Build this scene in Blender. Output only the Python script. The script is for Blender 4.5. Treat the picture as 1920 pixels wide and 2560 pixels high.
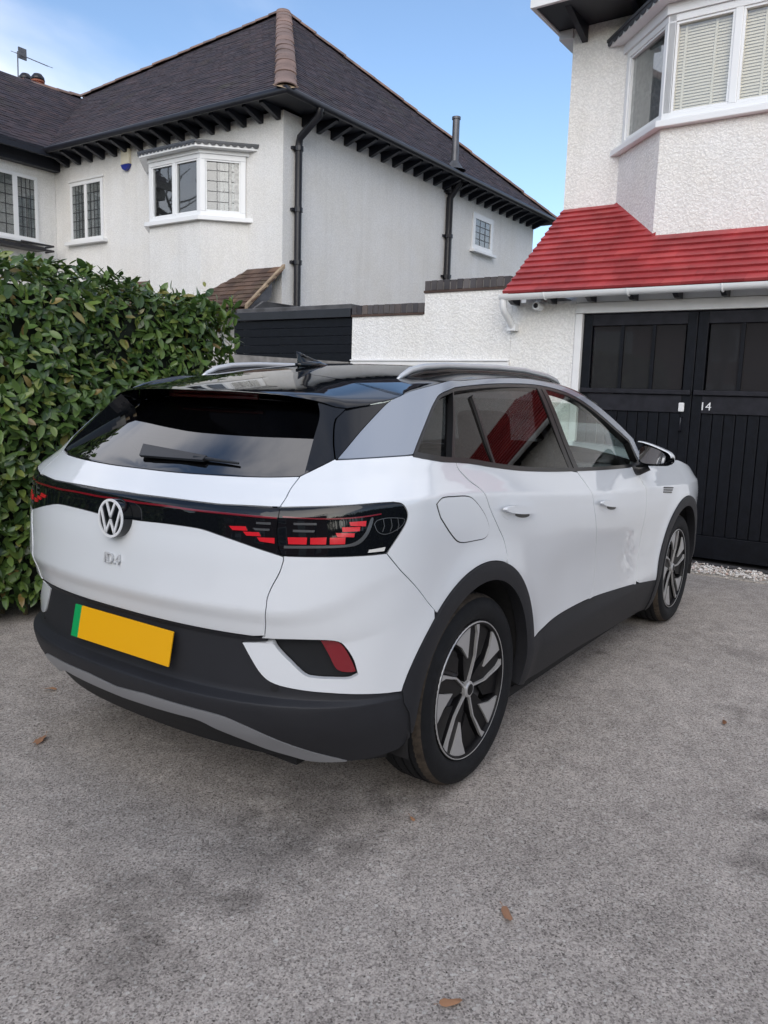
import bpy, bmesh, math, random
import numpy as np
from mathutils import Vector, Matrix
random.seed(7); rng=np.random.default_rng(11)
for o in list(bpy.data.objects): bpy.data.objects.remove(o)
SC=bpy.context.scene; COL=SC.collection
R=math.radians
# ---------------------------------------------------------------- camera
cam=bpy.data.cameras.new('camera'); co=bpy.data.objects.new('camera',cam); COL.objects.link(co)
CAMP=(1978.9463,-2.5115,-2.1925,1.4428,0.6033,-0.1492,0.0296)
def set_camera():
    f,px,py,pz,yaw,pit,rol=CAMP
    F=Vector((math.cos(pit)*math.cos(yaw),math.cos(pit)*math.sin(yaw),math.sin(pit)))
    r=Vector((math.sin(yaw),-math.cos(yaw),0)); u=r.cross(F)
    c,s=math.cos(rol),math.sin(rol)
    Rr=c*r+s*u; U=-s*r+c*u
    m=Matrix((Rr,U,-F)).transposed().to_4x4(); m.translation=(px,py,pz)
    co.matrix_world=m
    cam.sensor_fit='VERTICAL'; cam.sensor_height=36; cam.lens=f/2560*36
    cam.clip_start=.05; cam.clip_end=2000
set_camera(); SC.camera=co
SC.render.resolution_x=768; SC.render.resolution_y=1024
# ---------------------------------------------------------------- sky, sun, exposure
CLOUD_OFFSET=(24.5,19.42,23.93)
SUN_EL,SUN_AZ=30,206           # soft winter sun behind thin cloud, from behind the photographer's left
w=bpy.data.worlds.new('World'); SC.world=w; w.use_nodes=True
nt=w.node_tree; N=nt.nodes; L=nt.links; N.clear()
out=N.new('ShaderNodeOutputWorld'); bg=N.new('ShaderNodeBackground'); L.new(bg.outputs[0],out.inputs[0])
sky=N.new('ShaderNodeTexSky'); sky.sky_type='NISHITA'; sky.sun_disc=False
sky.sun_elevation=R(SUN_EL); sky.sun_rotation=R(90-SUN_AZ); sky.air_density=1.0; sky.dust_density=1.0; sky.ozone_density=2.6
tc=N.new('ShaderNodeTexCoord'); mp=N.new('ShaderNodeMapping'); mp.inputs['Scale'].default_value=(1,1,2.2)
L.new(tc.outputs['Generated'],mp.inputs[0])
n1=N.new('ShaderNodeTexNoise'); n1.inputs['Scale'].default_value=1.35; n1.inputs['Detail'].default_value=8; n1.inputs['Roughness'].default_value=.50; n1.inputs['Distortion'].default_value=.25
mp.inputs['Location'].default_value=CLOUD_OFFSET
L.new(mp.outputs[0],n1.inputs['Vector'])
cr=N.new('ShaderNodeValToRGB'); cr.color_ramp.interpolation='EASE'; cr.color_ramp.elements[0].position=.40; cr.color_ramp.elements[1].position=.66
L.new(n1.outputs['Fac'],cr.inputs[0])
mx=N.new('ShaderNodeMix'); mx.data_type='RGBA'; mx.inputs['B'].default_value=(7.6,7.4,7.5,1)
mu=N.new('ShaderNodeMath'); mu.operation='MULTIPLY'; mu.inputs[1].default_value=.72
L.new(cr.outputs[0],mu.inputs[0]); L.new(mu.outputs[0],mx.inputs['Factor'])
L.new(sky.outputs[0],mx.inputs['A']); L.new(mx.outputs['Result'],bg.inputs[0])
bg.inputs[1].default_value=.15
sl=bpy.data.lights.new('sun','SUN'); sl.energy=1.2; sl.angle=R(60); sl.color=(1,.93,.82)
so=bpy.data.objects.new('sun',sl); COL.objects.link(so)
so.rotation_euler=(R(90-SUN_EL),0,R(SUN_AZ+90)); so.location=(-20,-20,25)
SC.view_settings.view_transform='Standard'; SC.view_settings.look='None'; SC.view_settings.gamma=1
SC.view_settings.use_curve_mapping=False; SC.view_settings.exposure=.5
SC.render.engine='CYCLES'; SC.cycles.max_bounces=8; SC.cycles.transparent_max_bounces=12
SC.cycles.use_denoising=True; SC.cycles.caustics_reflective=False; SC.cycles.caustics_refractive=False
# ---------------------------------------------------------------- helpers
def tag(o,label=None,cat=None,group=None,kind=None):
    if label: o['label']=label
    if cat: o['category']=cat
    if group: o['group']=group
    if kind: o['kind']=kind
    return o
ORG={}
def thing(name,label,cat,loc=(0,0,0),group=None):
    o=bpy.data.objects.new(name,None); COL.objects.link(o); o.location=loc; o.empty_display_size=.1
    ORG[o.name]=Vector(loc); return tag(o,label,cat,group)
def org(o):
    if o is None: return Vector((0,0,0))
    return ORG.get(o.name,Vector((0,0,0)))
class MB:
    def __init__(s): s.v=[]; s.f=[]
    def add(s,vs,fs):
        n=len(s.v); s.v+= [tuple(map(float,v)) for v in vs]; s.f+=[tuple(i+n for i in f) for f in fs]; return s
    def box(s,x0,x1,y0,y1,z0,z1):
        x0,x1=sorted((x0,x1)); y0,y1=sorted((y0,y1)); z0,z1=sorted((z0,z1))
        return s.add([(x0,y0,z0),(x1,y0,z0),(x1,y1,z0),(x0,y1,z0),(x0,y0,z1),(x1,y0,z1),(x1,y1,z1),(x0,y1,z1)],
          [(3,2,1,0),(4,5,6,7),(0,1,5,4),(1,2,6,5),(2,3,7,6),(3,0,4,7)])
    def prism(s,pts,d):
        # closed prism: polygon pts (3d, planar) extruded by vector d
        n=len(pts); d=Vector(d); a=[Vector(p) for p in pts]; b=[p+d for p in a]
        nn=Vector((0,0,0))
        for i in range(n): nn+=a[i].cross(a[(i+1)%n])
        fl=nn.dot(d)>0
        top=tuple(range(n,2*n)); bot=tuple(reversed(range(n)))
        fs=[bot,top]+[(i,(i+1)%n,(i+1)%n+n,i+n) for i in range(n)]
        if not fl: fs=[tuple(reversed(f)) for f in fs]
        return s.add(list(a)+list(b),fs)
    def tube(s,path,r,n=10,cap=True,closed=False):
        P=[Vector(p) for p in path]; m=len(P); rs=r if hasattr(r,'__len__') else [r]*m
        T=[]
        for i in range(m):
            if closed: t=P[(i+1)%m]-P[i-1]
            else: t=P[min(i+1,m-1)]-P[max(i-1,0)]
            T.append(t.normalized())
        up=Vector((0,0,1)) if abs(T[0].z)<.9 else Vector((1,0,0))
        a=T[0].cross(up).normalized(); vs=[]
        for i in range(m):
            a=(a-T[i]*a.dot(T[i])).normalized(); b=T[i].cross(a)
            for k in range(n):
                q=2*math.pi*k/n; vs.append(P[i]+(a*math.cos(q)+b*math.sin(q))*rs[i])
        fs=[]
        for i in range(m if closed else m-1):
            j=(i+1)%m
            for k in range(n):
                k2=(k+1)%n; fs.append((i*n+k,i*n+k2,j*n+k2,j*n+k))
        if cap and not closed: fs+= [tuple(reversed(range(n))),tuple((m-1)*n+k for k in range(n))]
        return s.add(vs,fs)
    def lathe(s,prof,c,axis='y',n=32,closed=False):
        # prof: (radius, offset along axis)
        c=Vector(c); vs=[]; m=len(prof)
        for k in range(n):
            q=2*math.pi*k/n
            for r,h in prof:
                if axis=='y': vs.append(c+Vector((r*math.cos(q),h,r*math.sin(q))))
                elif axis=='z': vs.append(c+Vector((r*math.cos(q),r*math.sin(q),h)))
                else: vs.append(c+Vector((h,r*math.cos(q),r*math.sin(q))))
        fs=[]
        for k in range(n):
            k2=(k+1)%n
            for i in range(m if closed else m-1):
                j=(i+1)%m; fs.append((k*m+i,k*m+j,k2*m+j,k2*m+i))
        return s.add(vs,fs)
def obj(name,mb,mat,parent=None,smooth=False,bevel=0,kind=None,label=None,auto=None):
    me=bpy.data.meshes.new(name)
    o0=org(parent)
    me.from_pydata([(v[0]-o0.x,v[1]-o0.y,v[2]-o0.z) for v in mb.v],[],mb.f); me.update()
    if isinstance(mat,(list,tuple)):
        for q in mat: me.materials.append(q)
    else: me.materials.append(mat)
    if smooth: me.polygons.foreach_set('use_smooth',[True]*len(me.polygons))
    if auto: me.set_sharp_from_angle(angle=R(auto)) if hasattr(me,'set_sharp_from_angle') else None
    o=bpy.data.objects.new(name,me); COL.objects.link(o)
    if parent is not None:
        o.parent=parent; ORG[o.name]=o0
    if bevel:
        b=o.modifiers.new('bevel','BEVEL'); b.width=bevel; b.segments=2; b.limit_method='ANGLE'
    if kind: o['kind']=kind
    if label: o['label']=label
    return o
def inst(src,parent,loc,rot=(0,0,0),scale=(1,1,1),name=None):
    # a copy of one mesh piece, sharing its mesh; loc is a world position
    c=src.copy(); COL.objects.link(c); c.parent=parent
    l=Vector(loc)-org(parent); c.location=l; c.rotation_euler=rot; c.scale=scale
    ORG[c.name]=org(parent); return c
def fixn(o):
    bm=bmesh.new(); bm.from_mesh(o.data); bmesh.ops.recalc_face_normals(bm,faces=bm.faces); bm.to_mesh(o.data); bm.free()
# ---------------------------------------------------------------- materials
def newmat(name):
    m=bpy.data.materials.new(name); m.use_nodes=True; nt=m.node_tree
    return m,nt,nt.nodes['Principled BSDF']
def nd(nt,t,**k):
    n=nt.nodes.new(t)
    for a,b in k.items():
        if a in n.inputs: n.inputs[a].default_value=b
        else: setattr(n,a,b)
    return n
def simple(name,col,rough=.5,metal=0,spec=.5,var=0,vscale=8,bump=0,bscale=200,coat=0):
    m,nt,p=newmat(name)
    p.inputs['Base Color'].default_value=(*col,1); p.inputs['Roughness'].default_value=rough
    p.inputs['Metallic'].default_value=metal; p.inputs['Specular IOR Level'].default_value=spec
    if coat: p.inputs['Coat Weight'].default_value=coat; p.inputs['Coat Roughness'].default_value=.02
    g=nd(nt,'ShaderNodeNewGeometry')
    if var:
        n=nd(nt,'ShaderNodeTexNoise',Scale=vscale,Detail=5.0); nt.links.new(g.outputs['Position'],n.inputs['Vector'])
        mr=nd(nt,'ShaderNodeMapRange'); mr.inputs[1].default_value=.3; mr.inputs[2].default_value=.7; mr.inputs[3].default_value=1-var; mr.inputs[4].default_value=1+var
        nt.links.new(n.outputs['Fac'],mr.inputs[0])
        mm=nd(nt,'ShaderNodeMix',data_type='RGBA',blend_type='MULTIPLY'); mm.inputs['Factor'].default_value=1
        mm.inputs['A'].default_value=(*col,1); nt.links.new(mr.outputs[0],mm.inputs['B']); nt.links.new(mm.outputs['Result'],p.inputs['Base Color'])
    if bump:
        n=nd(nt,'ShaderNodeTexNoise',Scale=bscale,Detail=3.0); nt.links.new(g.outputs['Position'],n.inputs['Vector'])
        b=nd(nt,'ShaderNodeBump',Strength=bump,Distance=.004); nt.links.new(n.outputs['Fac'],b.inputs['Height']); nt.links.new(b.outputs[0],p.inputs['Normal'])
    return m
def island_var(m,cols,rough=.6,scale=30,spec=.5,bump=.3):
    pass
def tilemat(name,cols,rough=.75,bump=.5,bs=60,spec=.3,moss=None):
    # a colour of its own per loose piece (random per island and per object), plus weathering
    m,nt,p=newmat(name); l=nt.links
    g=nd(nt,'ShaderNodeNewGeometry'); oi=nd(nt,'ShaderNodeObjectInfo')
    ad=nd(nt,'ShaderNodeMath',operation='ADD'); l.new(g.outputs['Random Per Island'],ad.inputs[0]); l.new(oi.outputs['Random'],ad.inputs[1])
    fr=nd(nt,'ShaderNodeMath',operation='FRACT'); l.new(ad.outputs[0],fr.inputs[0])
    cr=nd(nt,'ShaderNodeValToRGB'); e=cr.color_ramp.elements
    while len(e)<len(cols): e.new(.5)
    for i,c in enumerate(cols): e[i].position=i/(len(cols)-1); e[i].color=(*c,1)
    l.new(fr.outputs[0],cr.inputs[0])
    n=nd(nt,'ShaderNodeTexNoise',Scale=3.0,Detail=8.0,Roughness=.6); l.new(g.outputs['Position'],n.inputs['Vector'])
    mr=nd(nt,'ShaderNodeMapRange'); mr.inputs[1].default_value=.3; mr.inputs[2].default_value=.7; mr.inputs[3].default_value=.7; mr.inputs[4].default_value=1.25
    l.new(n.outputs['Fac'],mr.inputs[0])
    mm=nd(nt,'ShaderNodeMix',data_type='RGBA',blend_type='MULTIPLY'); mm.inputs['Factor'].default_value=1
    l.new(cr.outputs[0],mm.inputs['A']); l.new(mr.outputs[0],mm.inputs['B'])
    src=mm.outputs['Result']
    if moss:
        n3=nd(nt,'ShaderNodeTexNoise',Scale=1.7,Detail=10.0,Roughness=.7); l.new(g.outputs['Position'],n3.inputs['Vector'])
        c3=nd(nt,'ShaderNodeValToRGB'); c3.color_ramp.elements[0].position=.55; c3.color_ramp.elements[1].position=.72; l.new(n3.outputs['Fac'],c3.inputs[0])
        m3=nd(nt,'ShaderNodeMix',data_type='RGBA'); l.new(c3.outputs[0],m3.inputs['Factor']); l.new(src,m3.inputs['A']); m3.inputs['B'].default_value=(*moss,1); src=m3.outputs['Result']
    l.new(src,p.inputs['Base Color'])
    p.inputs['Roughness'].default_value=rough; p.inputs['Specular IOR Level'].default_value=spec
    n2=nd(nt,'ShaderNodeTexNoise',Scale=bs,Detail=4.0); l.new(g.outputs['Position'],n2.inputs['Vector'])
    b=nd(nt,'ShaderNodeBump',Strength=bump,Distance=.004); l.new(n2.outputs['Fac'],b.inputs['Height']); l.new(b.outputs[0],p.inputs['Normal'])
    return m
def render_wall(name,col,scale=34,depth=.0095,strength=.6,dirt=.05):
    # roughcast: thrown pebbly render under white masonry paint
    m,nt,p=newmat(name); l=nt.links
    g=nd(nt,'ShaderNodeNewGeometry')
    n0=nd(nt,'ShaderNodeTexNoise',Scale=scale*.7,Detail=2.0); l.new(g.outputs['Position'],n0.inputs['Vector'])
    mxv=nd(nt,'ShaderNodeMix',data_type='RGBA',blend_type='ADD'); mxv.inputs['Factor'].default_value=.06
    l.new(g.outputs['Position'],mxv.inputs['A']); l.new(n0.outputs['Color'],mxv.inputs['B'])
    v=nd(nt,'ShaderNodeTexVoronoi',Scale=scale*1.25,feature='SMOOTH_F1'); v.inputs['Smoothness'].default_value=.25; l.new(mxv.outputs['Result'],v.inputs['Vector'])
    n1=nd(nt,'ShaderNodeTexNoise',Scale=scale*1.1,Detail=5.0,Roughness=.6); l.new(g.outputs['Position'],n1.inputs['Vector'])
    s=nd(nt,'ShaderNodeMath',operation='SUBTRACT'); l.new(n1.outputs['Fac'],s.inputs[0]); l.new(v.outputs['Distance'],s.inputs[1])
    b=nd(nt,'ShaderNodeBump',Strength=strength,Distance=depth); l.new(s.outputs[0],b.inputs['Height']); l.new(b.outputs[0],p.inputs['Normal'])
    n2=nd(nt,'ShaderNodeTexNoise',Scale=1.3,Detail=9.0,Roughness=.65); l.new(g.outputs['Position'],n2.inputs['Vector'])
    c=nd(nt,'ShaderNodeValToRGB'); c.color_ramp.elements[0].position=.3; c.color_ramp.elements[1].position=.62
    d=tuple(x*(1-dirt)*k for x,k in zip(col,(1,.985,.95)))
    c.color_ramp.elements[0].color=(*d,1); c.color_ramp.elements[1].color=(*col,1)
    l.new(n2.outputs['Fac'],c.inputs[0])
    mpv=nd(nt,'ShaderNodeMapping'); mpv.inputs['Scale'].default_value=(7,7,.45); l.new(g.outputs['Position'],mpv.inputs[0]); nv=nd(nt,'ShaderNodeTexNoise',Scale=1.0,Detail=6.0,Roughness=.6); l.new(mpv.outputs[0],nv.inputs['Vector'])
    cv=nd(nt,'ShaderNodeMapRange'); cv.inputs[1].default_value=.30; cv.inputs[2].default_value=.52; cv.inputs[3].default_value=.945; cv.inputs[4].default_value=1.0; l.new(nv.outputs['Fac'],cv.inputs[0])
    c2=nd(nt,'ShaderNodeMapRange'); c2.inputs[1].default_value=-.15; c2.inputs[2].default_value=.35; c2.inputs[3].default_value=.86; c2.inputs[4].default_value=1.0
    l.new(s.outputs[0],c2.inputs[0])
    mm=nd(nt,'ShaderNodeMix',data_type='RGBA',blend_type='MULTIPLY'); mm.inputs['Factor'].default_value=1
    cm_=nd(nt,'ShaderNodeMath',operation='MULTIPLY'); l.new(c2.outputs[0],cm_.inputs[0]); l.new(cv.outputs[0],cm_.inputs[1])
    l.new(c.outputs[0],mm.inputs['A']); l.new(cm_.outputs[0],mm.inputs['B']); l.new(mm.outputs['Result'],p.inputs['Base Color'])
    p.inputs['Roughness'].default_value=.85; p.inputs['Specular IOR Level'].default_value=.25
    return m
M={}
M['render']=render_wall('white_roughcast',(.90,.892,.875))
M['render2']=render_wall('white_roughcast_fine',(.86,.855,.845),scale=46,depth=.006)
M['white']=simple('white_paint',(.78,.78,.78),.35,var=.04)
M['upvc']=simple('white_upvc',(.80,.81,.82),.25)
M['soffit']=simple('pale_soffit_paint',(.62,.62,.62),.5,var=.06)
M['blackwood']=simple('black_painted_wood',(.004,.005,.008),.5,spec=.22,var=.35,vscale=20,bump=.25,bscale=90)
M['blackpanel']=simple('faded_black_board',(.016,.016,.021),.6,spec=.25,var=.3,vscale=14,bump=.2,bscale=120)
M['blackpipe']=simple('black_pipe',(.012,.012,.017),.35,var=.2)
M['soffitblack']=simple('black_soffit',(.010,.012,.02),.5)
M['lead']=simple('grey_lead',(.06,.065,.075),.5,var=.25)
M['leadbar']=simple('window_lead',(.035,.035,.04),.5)
M['felt']=simple('grey_felt',(.09,.09,.095),.9,var=.4,vscale=5,bump=.6,bscale=40)
M['concrete']=simple('grey_concrete',(.21,.20,.19),.9,var=.4,vscale=6,bump=.8,bscale=60)
M['redtile']=tilemat('red_roof_tile',[(.31,.040,.044),(.38,.050,.053),(.34,.044,.048),(.42,.062,.062)],rough=.5,bump=.35)
M['darktile']=tilemat('brown_roof_tile',[(.036,.030,.040),(.048,.039,.047),(.031,.028,.040),(.062,.044,.050),(.042,.037,.050)],rough=.85,moss=(.05,.046,.04))
M['porchtile']=tilemat('porch_roof_tile',[(.09,.058,.045),(.13,.085,.065),(.075,.05,.042),(.15,.09,.06)],rough=.85,moss=(.12,.095,.06))
M['hiptile']=tilemat('terracotta_hip_tile',[(.22,.155,.135),(.18,.13,.118),(.25,.165,.135),(.15,.115,.108)],rough=.85)
M['mortar']=simple('mortar',(.33,.25,.17),.9,var=.3,vscale=10,bump=.6,bscale=80)
M['copingbrick']=tilemat('blue_coping_brick',[(.07,.065,.07),(.11,.10,.10),(.05,.048,.055),(.14,.115,.105)],rough=.8)
M['terracotta']=simple('terracotta',(.26,.09,.055),.8,var=.25)
M['blind']=simple('blind_sky_tint',(.88,.83,.68),.6)  # slats tinted cream to carry the warm sky mirrored in the panes
M['room']=simple('room_dark',(.06,.06,.065),.9)
M['curtain']=simple('grey_curtain',(.55,.55,.53),.9,var=.25,vscale=25)
M['bluebox']=simple('blue_plastic',(.02,.035,.26),.35)
M['cream']=simple('cream_plastic',(.75,.70,.56),.4)
M['greymetal']=simple('grey_metal',(.12,.12,.13),.45,.5,var=.2)
def glass_dark(name,tint,refl_rough=.02,trans=0.0,tcol=(.5,.55,.55),facing=.0,ior=1.5):
    # pane: mirror-like by Fresnel, see-through part tinted
    m=bpy.data.materials.new(name); m.use_nodes=True; nt=m.node_tree; nt.nodes.clear(); l=nt.links
    o=nd(nt,'ShaderNodeOutputMaterial'); gl=nd(nt,'ShaderNodeBsdfGlossy',Roughness=refl_rough); gl.inputs['Color'].default_value=(1,1,1,1)
    fr=nd(nt,'ShaderNodeFresnel'); gg=nd(nt,'ShaderNodeNewGeometry'); im=nd(nt,'ShaderNodeMix'); im.inputs['A'].default_value=ior; im.inputs['B'].default_value=1/ior; l.new(gg.outputs['Backfacing'],im.inputs['Factor']); l.new(im.outputs['Result'],fr.inputs['IOR']); tr=nd(nt,'ShaderNodeBsdfTransparent'); tr.inputs['Color'].default_value=(*tcol,1)
    df=nd(nt,'ShaderNodeBsdfDiffuse'); df.inputs['Color'].default_value=(*tint,1)
    m1=nd(nt,'ShaderNodeMixShader'); m1.inputs[0].default_value=trans; l.new(df.outputs[0],m1.inputs[1]); l.new(tr.outputs[0],m1.inputs[2])
    m2=nd(nt,'ShaderNodeMixShader'); l.new(fr.outputs[0],m2.inputs[0]); l.new(m1.outputs[0],m2.inputs[1]); l.new(gl.outputs[0],m2.inputs[2])
    l.new(m2.outputs[0],o.inputs[0]); return m
M['pane']=glass_dark('window_glass',(.02,.022,.024),trans=.9,tcol=(.8,.82,.82),ior=1.9)
M['paneclear']=glass_dark('window_glass_clear',(.02,.022,.024),trans=1,tcol=(.95,.95,.94),ior=1.8)
M['panegarage']=glass_dark('dusty_garage_glass',(.026,.026,.028),refl_rough=.03,trans=.0,tcol=(.3,.3,.3),ior=1.45)
# ================================================================= GROUND
def asphalt():
    m,nt,p=newmat('worn_asphalt'); l=nt.links
    g=nd(nt,'ShaderNodeNewGeometry'); P_=g.outputs['Position']
    v=nd(nt,'ShaderNodeTexVoronoi',Scale=210.0); l.new(P_,v.inputs['Vector'])
    h=nd(nt,'ShaderNodeHueSaturation'); h.inputs['Saturation'].default_value=.0; l.new(v.outputs['Color'],h.inputs['Color'])
    ng=nd(nt,'ShaderNodeTexNoise',Scale=125.0,Detail=5.0,Roughness=.7); l.new(P_,ng.inputs['Vector'])
    ad=nd(nt,'ShaderNodeMix',data_type='RGBA'); ad.inputs['Factor'].default_value=.62; l.new(h.outputs[0],ad.inputs['A']); l.new(ng.outputs['Fac'],ad.inputs['B'])
    v3=nd(nt,'ShaderNodeTexVoronoi',Scale=120.0); l.new(P_,v3.inputs['Vector']); sp=nd(nt,'ShaderNodeSeparateColor'); l.new(v3.outputs['Color'],sp.inputs[0])
    gr=nd(nt,'ShaderNodeMapRange'); gr.inputs[1].default_value=.93; gr.inputs[2].default_value=.99; gr.inputs[3].default_value=0; gr.inputs[4].default_value=.7; l.new(sp.outputs[0],gr.inputs[0])
    cr=nd(nt,'ShaderNodeValToRGB'); e=cr.color_ramp.elements; e[0].position=.28; e[0].color=(.085,.074,.067,1); e[1].position=.72; e[1].color=(.58,.53,.485,1)
    k=e.new(.5); k.color=(.285,.258,.238,1); l.new(ad.outputs['Result'],cr.inputs[0])
    # broad patches: swept/dusty and dark damp areas
    n=nd(nt,'ShaderNodeTexNoise',Scale=.9,Detail=9.0,Roughness=.62); l.new(P_,n.inputs['Vector'])
    mr=nd(nt,'ShaderNodeMapRange'); mr.inputs[1].default_value=.28; mr.inputs[2].default_value=.70; mr.inputs[3].default_value=.84; mr.inputs[4].default_value=1.14; l.new(n.outputs['Fac'],mr.inputs[0])
    n2=nd(nt,'ShaderNodeTexNoise',Scale=9.0,Detail=6.0,Roughness=.6); l.new(P_,n2.inputs['Vector'])
    mr2=nd(nt,'ShaderNodeMapRange'); mr2.inputs[1].default_value=.3; mr2.inputs[2].default_value=.7; mr2.inputs[3].default_value=.84; mr2.inputs[4].default_value=1.12; l.new(n2.outputs['Fac'],mr2.inputs[0])
    # oil stains with own shapes; car's shade painted in at its right rear
    stain_shade=None
    for (x,y,r,a) in ((-1.02,-.70,.09,.5),(-1.15,-.52,.17,.42),(-1.36,-.66,.16,.42),(-1.28,-.38,.20,.3),(.43,-1.85,.08,.65),(.10,-1.90,.13,.55),(.28,-1.98,.15,.5),(1.41,-1.55,.10,.5),(1.46,-1.75,.13,.5),(1.85,-.74,.05,.6),(-1.07,.03,.025,.6),(-.80,-.60,.30,.35),(-.50,-.62,.34,.42),(-.20,-.75,.22,.3),(2.4,-1.4,.18,.3),(-.2,-2.1,.2,.3)):
        d=nd(nt,'ShaderNodeVectorMath',operation='DISTANCE'); l.new(P_,d.inputs[0]); d.inputs[1].default_value=(x,y,0)
        q=nd(nt,'ShaderNodeMath',operation='MULTIPLY_ADD'); l.new(n2.outputs['Fac'],q.inputs[0]); q.inputs[1].default_value=r*1.6; l.new(d.outputs['Value'],q.inputs[2])
        s=nd(nt,'ShaderNodeMapRange',interpolation_type='SMOOTHSTEP'); s.inputs[1].default_value=r*.95; s.inputs[2].default_value=r*1.9; s.inputs[3].default_value=1-a*.6; s.inputs[4].default_value=1; l.new(q.outputs[0],s.inputs[0])
        if stain_shade is None: stain_shade=s.outputs[0]
        else:
            mm=nd(nt,'ShaderNodeMath',operation='MULTIPLY'); l.new(stain_shade,mm.inputs[0]); l.new(s.outputs[0],mm.inputs[1]); stain_shade=mm.outputs[0]
    a1=nd(nt,'ShaderNodeMath',operation='MULTIPLY'); l.new(mr.outputs[0],a1.inputs[0]); l.new(mr2.outputs[0],a1.inputs[1])
    a2=nd(nt,'ShaderNodeMath',operation='MULTIPLY'); l.new(a1.outputs[0],a2.inputs[0]); l.new(stain_shade,a2.inputs[1])
    mm=nd(nt,'ShaderNodeMix',data_type='RGBA',blend_type='MULTIPLY'); mm.inputs['Factor'].default_value=1; mg=nd(nt,'ShaderNodeMix',data_type='RGBA'); l.new(gr.outputs[0],mg.inputs['Factor']); l.new(cr.outputs[0],mg.inputs['A']); mg.inputs['B'].default_value=(.66,.64,.60,1); l.new(mg.outputs['Result'],mm.inputs['A']); l.new(a2.outputs[0],mm.inputs['B'])
    l.new(mm.outputs['Result'],p.inputs['Base Color'])
    p.inputs['Roughness'].default_value=.9; p.inputs['Specular IOR Level'].default_value=.08
    b=nd(nt,'ShaderNodeBump',Strength=1.0,Distance=.009); l.new(ad.outputs['Result'],b.inputs['Height']); l.new(b.outputs[0],p.inputs['Normal'])
    return m
M['asphalt']=asphalt()
M['soil']=simple('garden_ground',(.06,.055,.04),.95,var=.4,vscale=2,bump=.6,bscale=30)
M['road']=simple('street_tarmac',(.06,.06,.062),.9,var=.2,vscale=1)
b=MB(); b.add([(-400,-400,-.02),(400,-400,-.02),(400,400,-.02),(-400,400,-.02)],[(0,1,2,3)]); o=obj('ground',b,M['soil']); o['kind']='structure'
# the drive: gently uneven sheet
def drive():
    xs=np.arange(-9,4.86,.12); ys=np.arange(-9,5.45,.12); v=[];f=[]
    for i,x in enumerate(xs):
        for j,y in enumerate(ys):
            far=min(1,max(0,math.hypot(x-1,y)-3.4)/1.5)
            v.append((x,y,-.004+.004*math.sin(x*1.7+y)*math.cos(y*1.3-x*.6)))
    n=len(ys)
    for i in range(len(xs)-1):
        for j in range(n-1): f.append((i*n+j,(i+1)*n+j,(i+1)*n+j+1,i*n+j+1))
    m=MB(); m.v=v; m.f=f; return m
o=obj('driveway',drive(),M['asphalt'],smooth=True); o['kind']='structure'
b=MB(); b.box(-16,-9.6,-40,40,-.02,-.006); o=obj('road',b,M['road']); o['kind']='structure'
b=MB(); b.box(-9.6,-9,-40,40,-.02,.06); o=obj('pavement',b,M['concrete']); o['kind']='structure'
# white gravel strip in front of the garage doors
def pebbles():
    m=MB(); r=np.random.default_rng(3)
    for i in range(2600):
        y=r.uniform(-4.2,.75); x=r.uniform(4.44,4.80); s=r.uniform(.008,.017)
        if r.random()<.05: x-=r.uniform(0,.12)
        if x<4.47 and r.random()<.4: continue
        c=Vector((x,y,.006+r.uniform(0,.022)))
        q=r.uniform(.6,1.3,6)*s; a=r.uniform(0,6.28); ca,sa=math.cos(a),math.sin(a)
        pts=[(q[0],0,0),(0,q[1],0),(-q[2],0,0),(0,-q[3],0),(0,0,q[4]*.8),(0,0,-q[5]*.8)]
        pts=[c+Vector((p[0]*ca-p[1]*sa,p[0]*sa+p[1]*ca,p[2])) for p in pts]
        m.add(pts,[(0,1,4),(1,2,4),(2,3,4),(3,0,4),(1,0,5),(2,1,5),(3,2,5),(0,3,5)])
    return m
M['pebble']=tilemat('white_pebbles',[(.62,.58,.53),(.78,.76,.73),(.5,.42,.36),(.72,.68,.62),(.82,.81,.79),(.55,.35,.27)],rough=.7)
o=obj('gravel',pebbles(),M['pebble'],kind='stuff',smooth=False)
b=MB(); b.box(4.44,4.82,-4.2,.75,-.01,.005); o=obj('gravel_bed',b,simple('gravel_bed',(.4,.37,.33),.95,var=.4,vscale=60)); o['kind']='structure'
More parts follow.
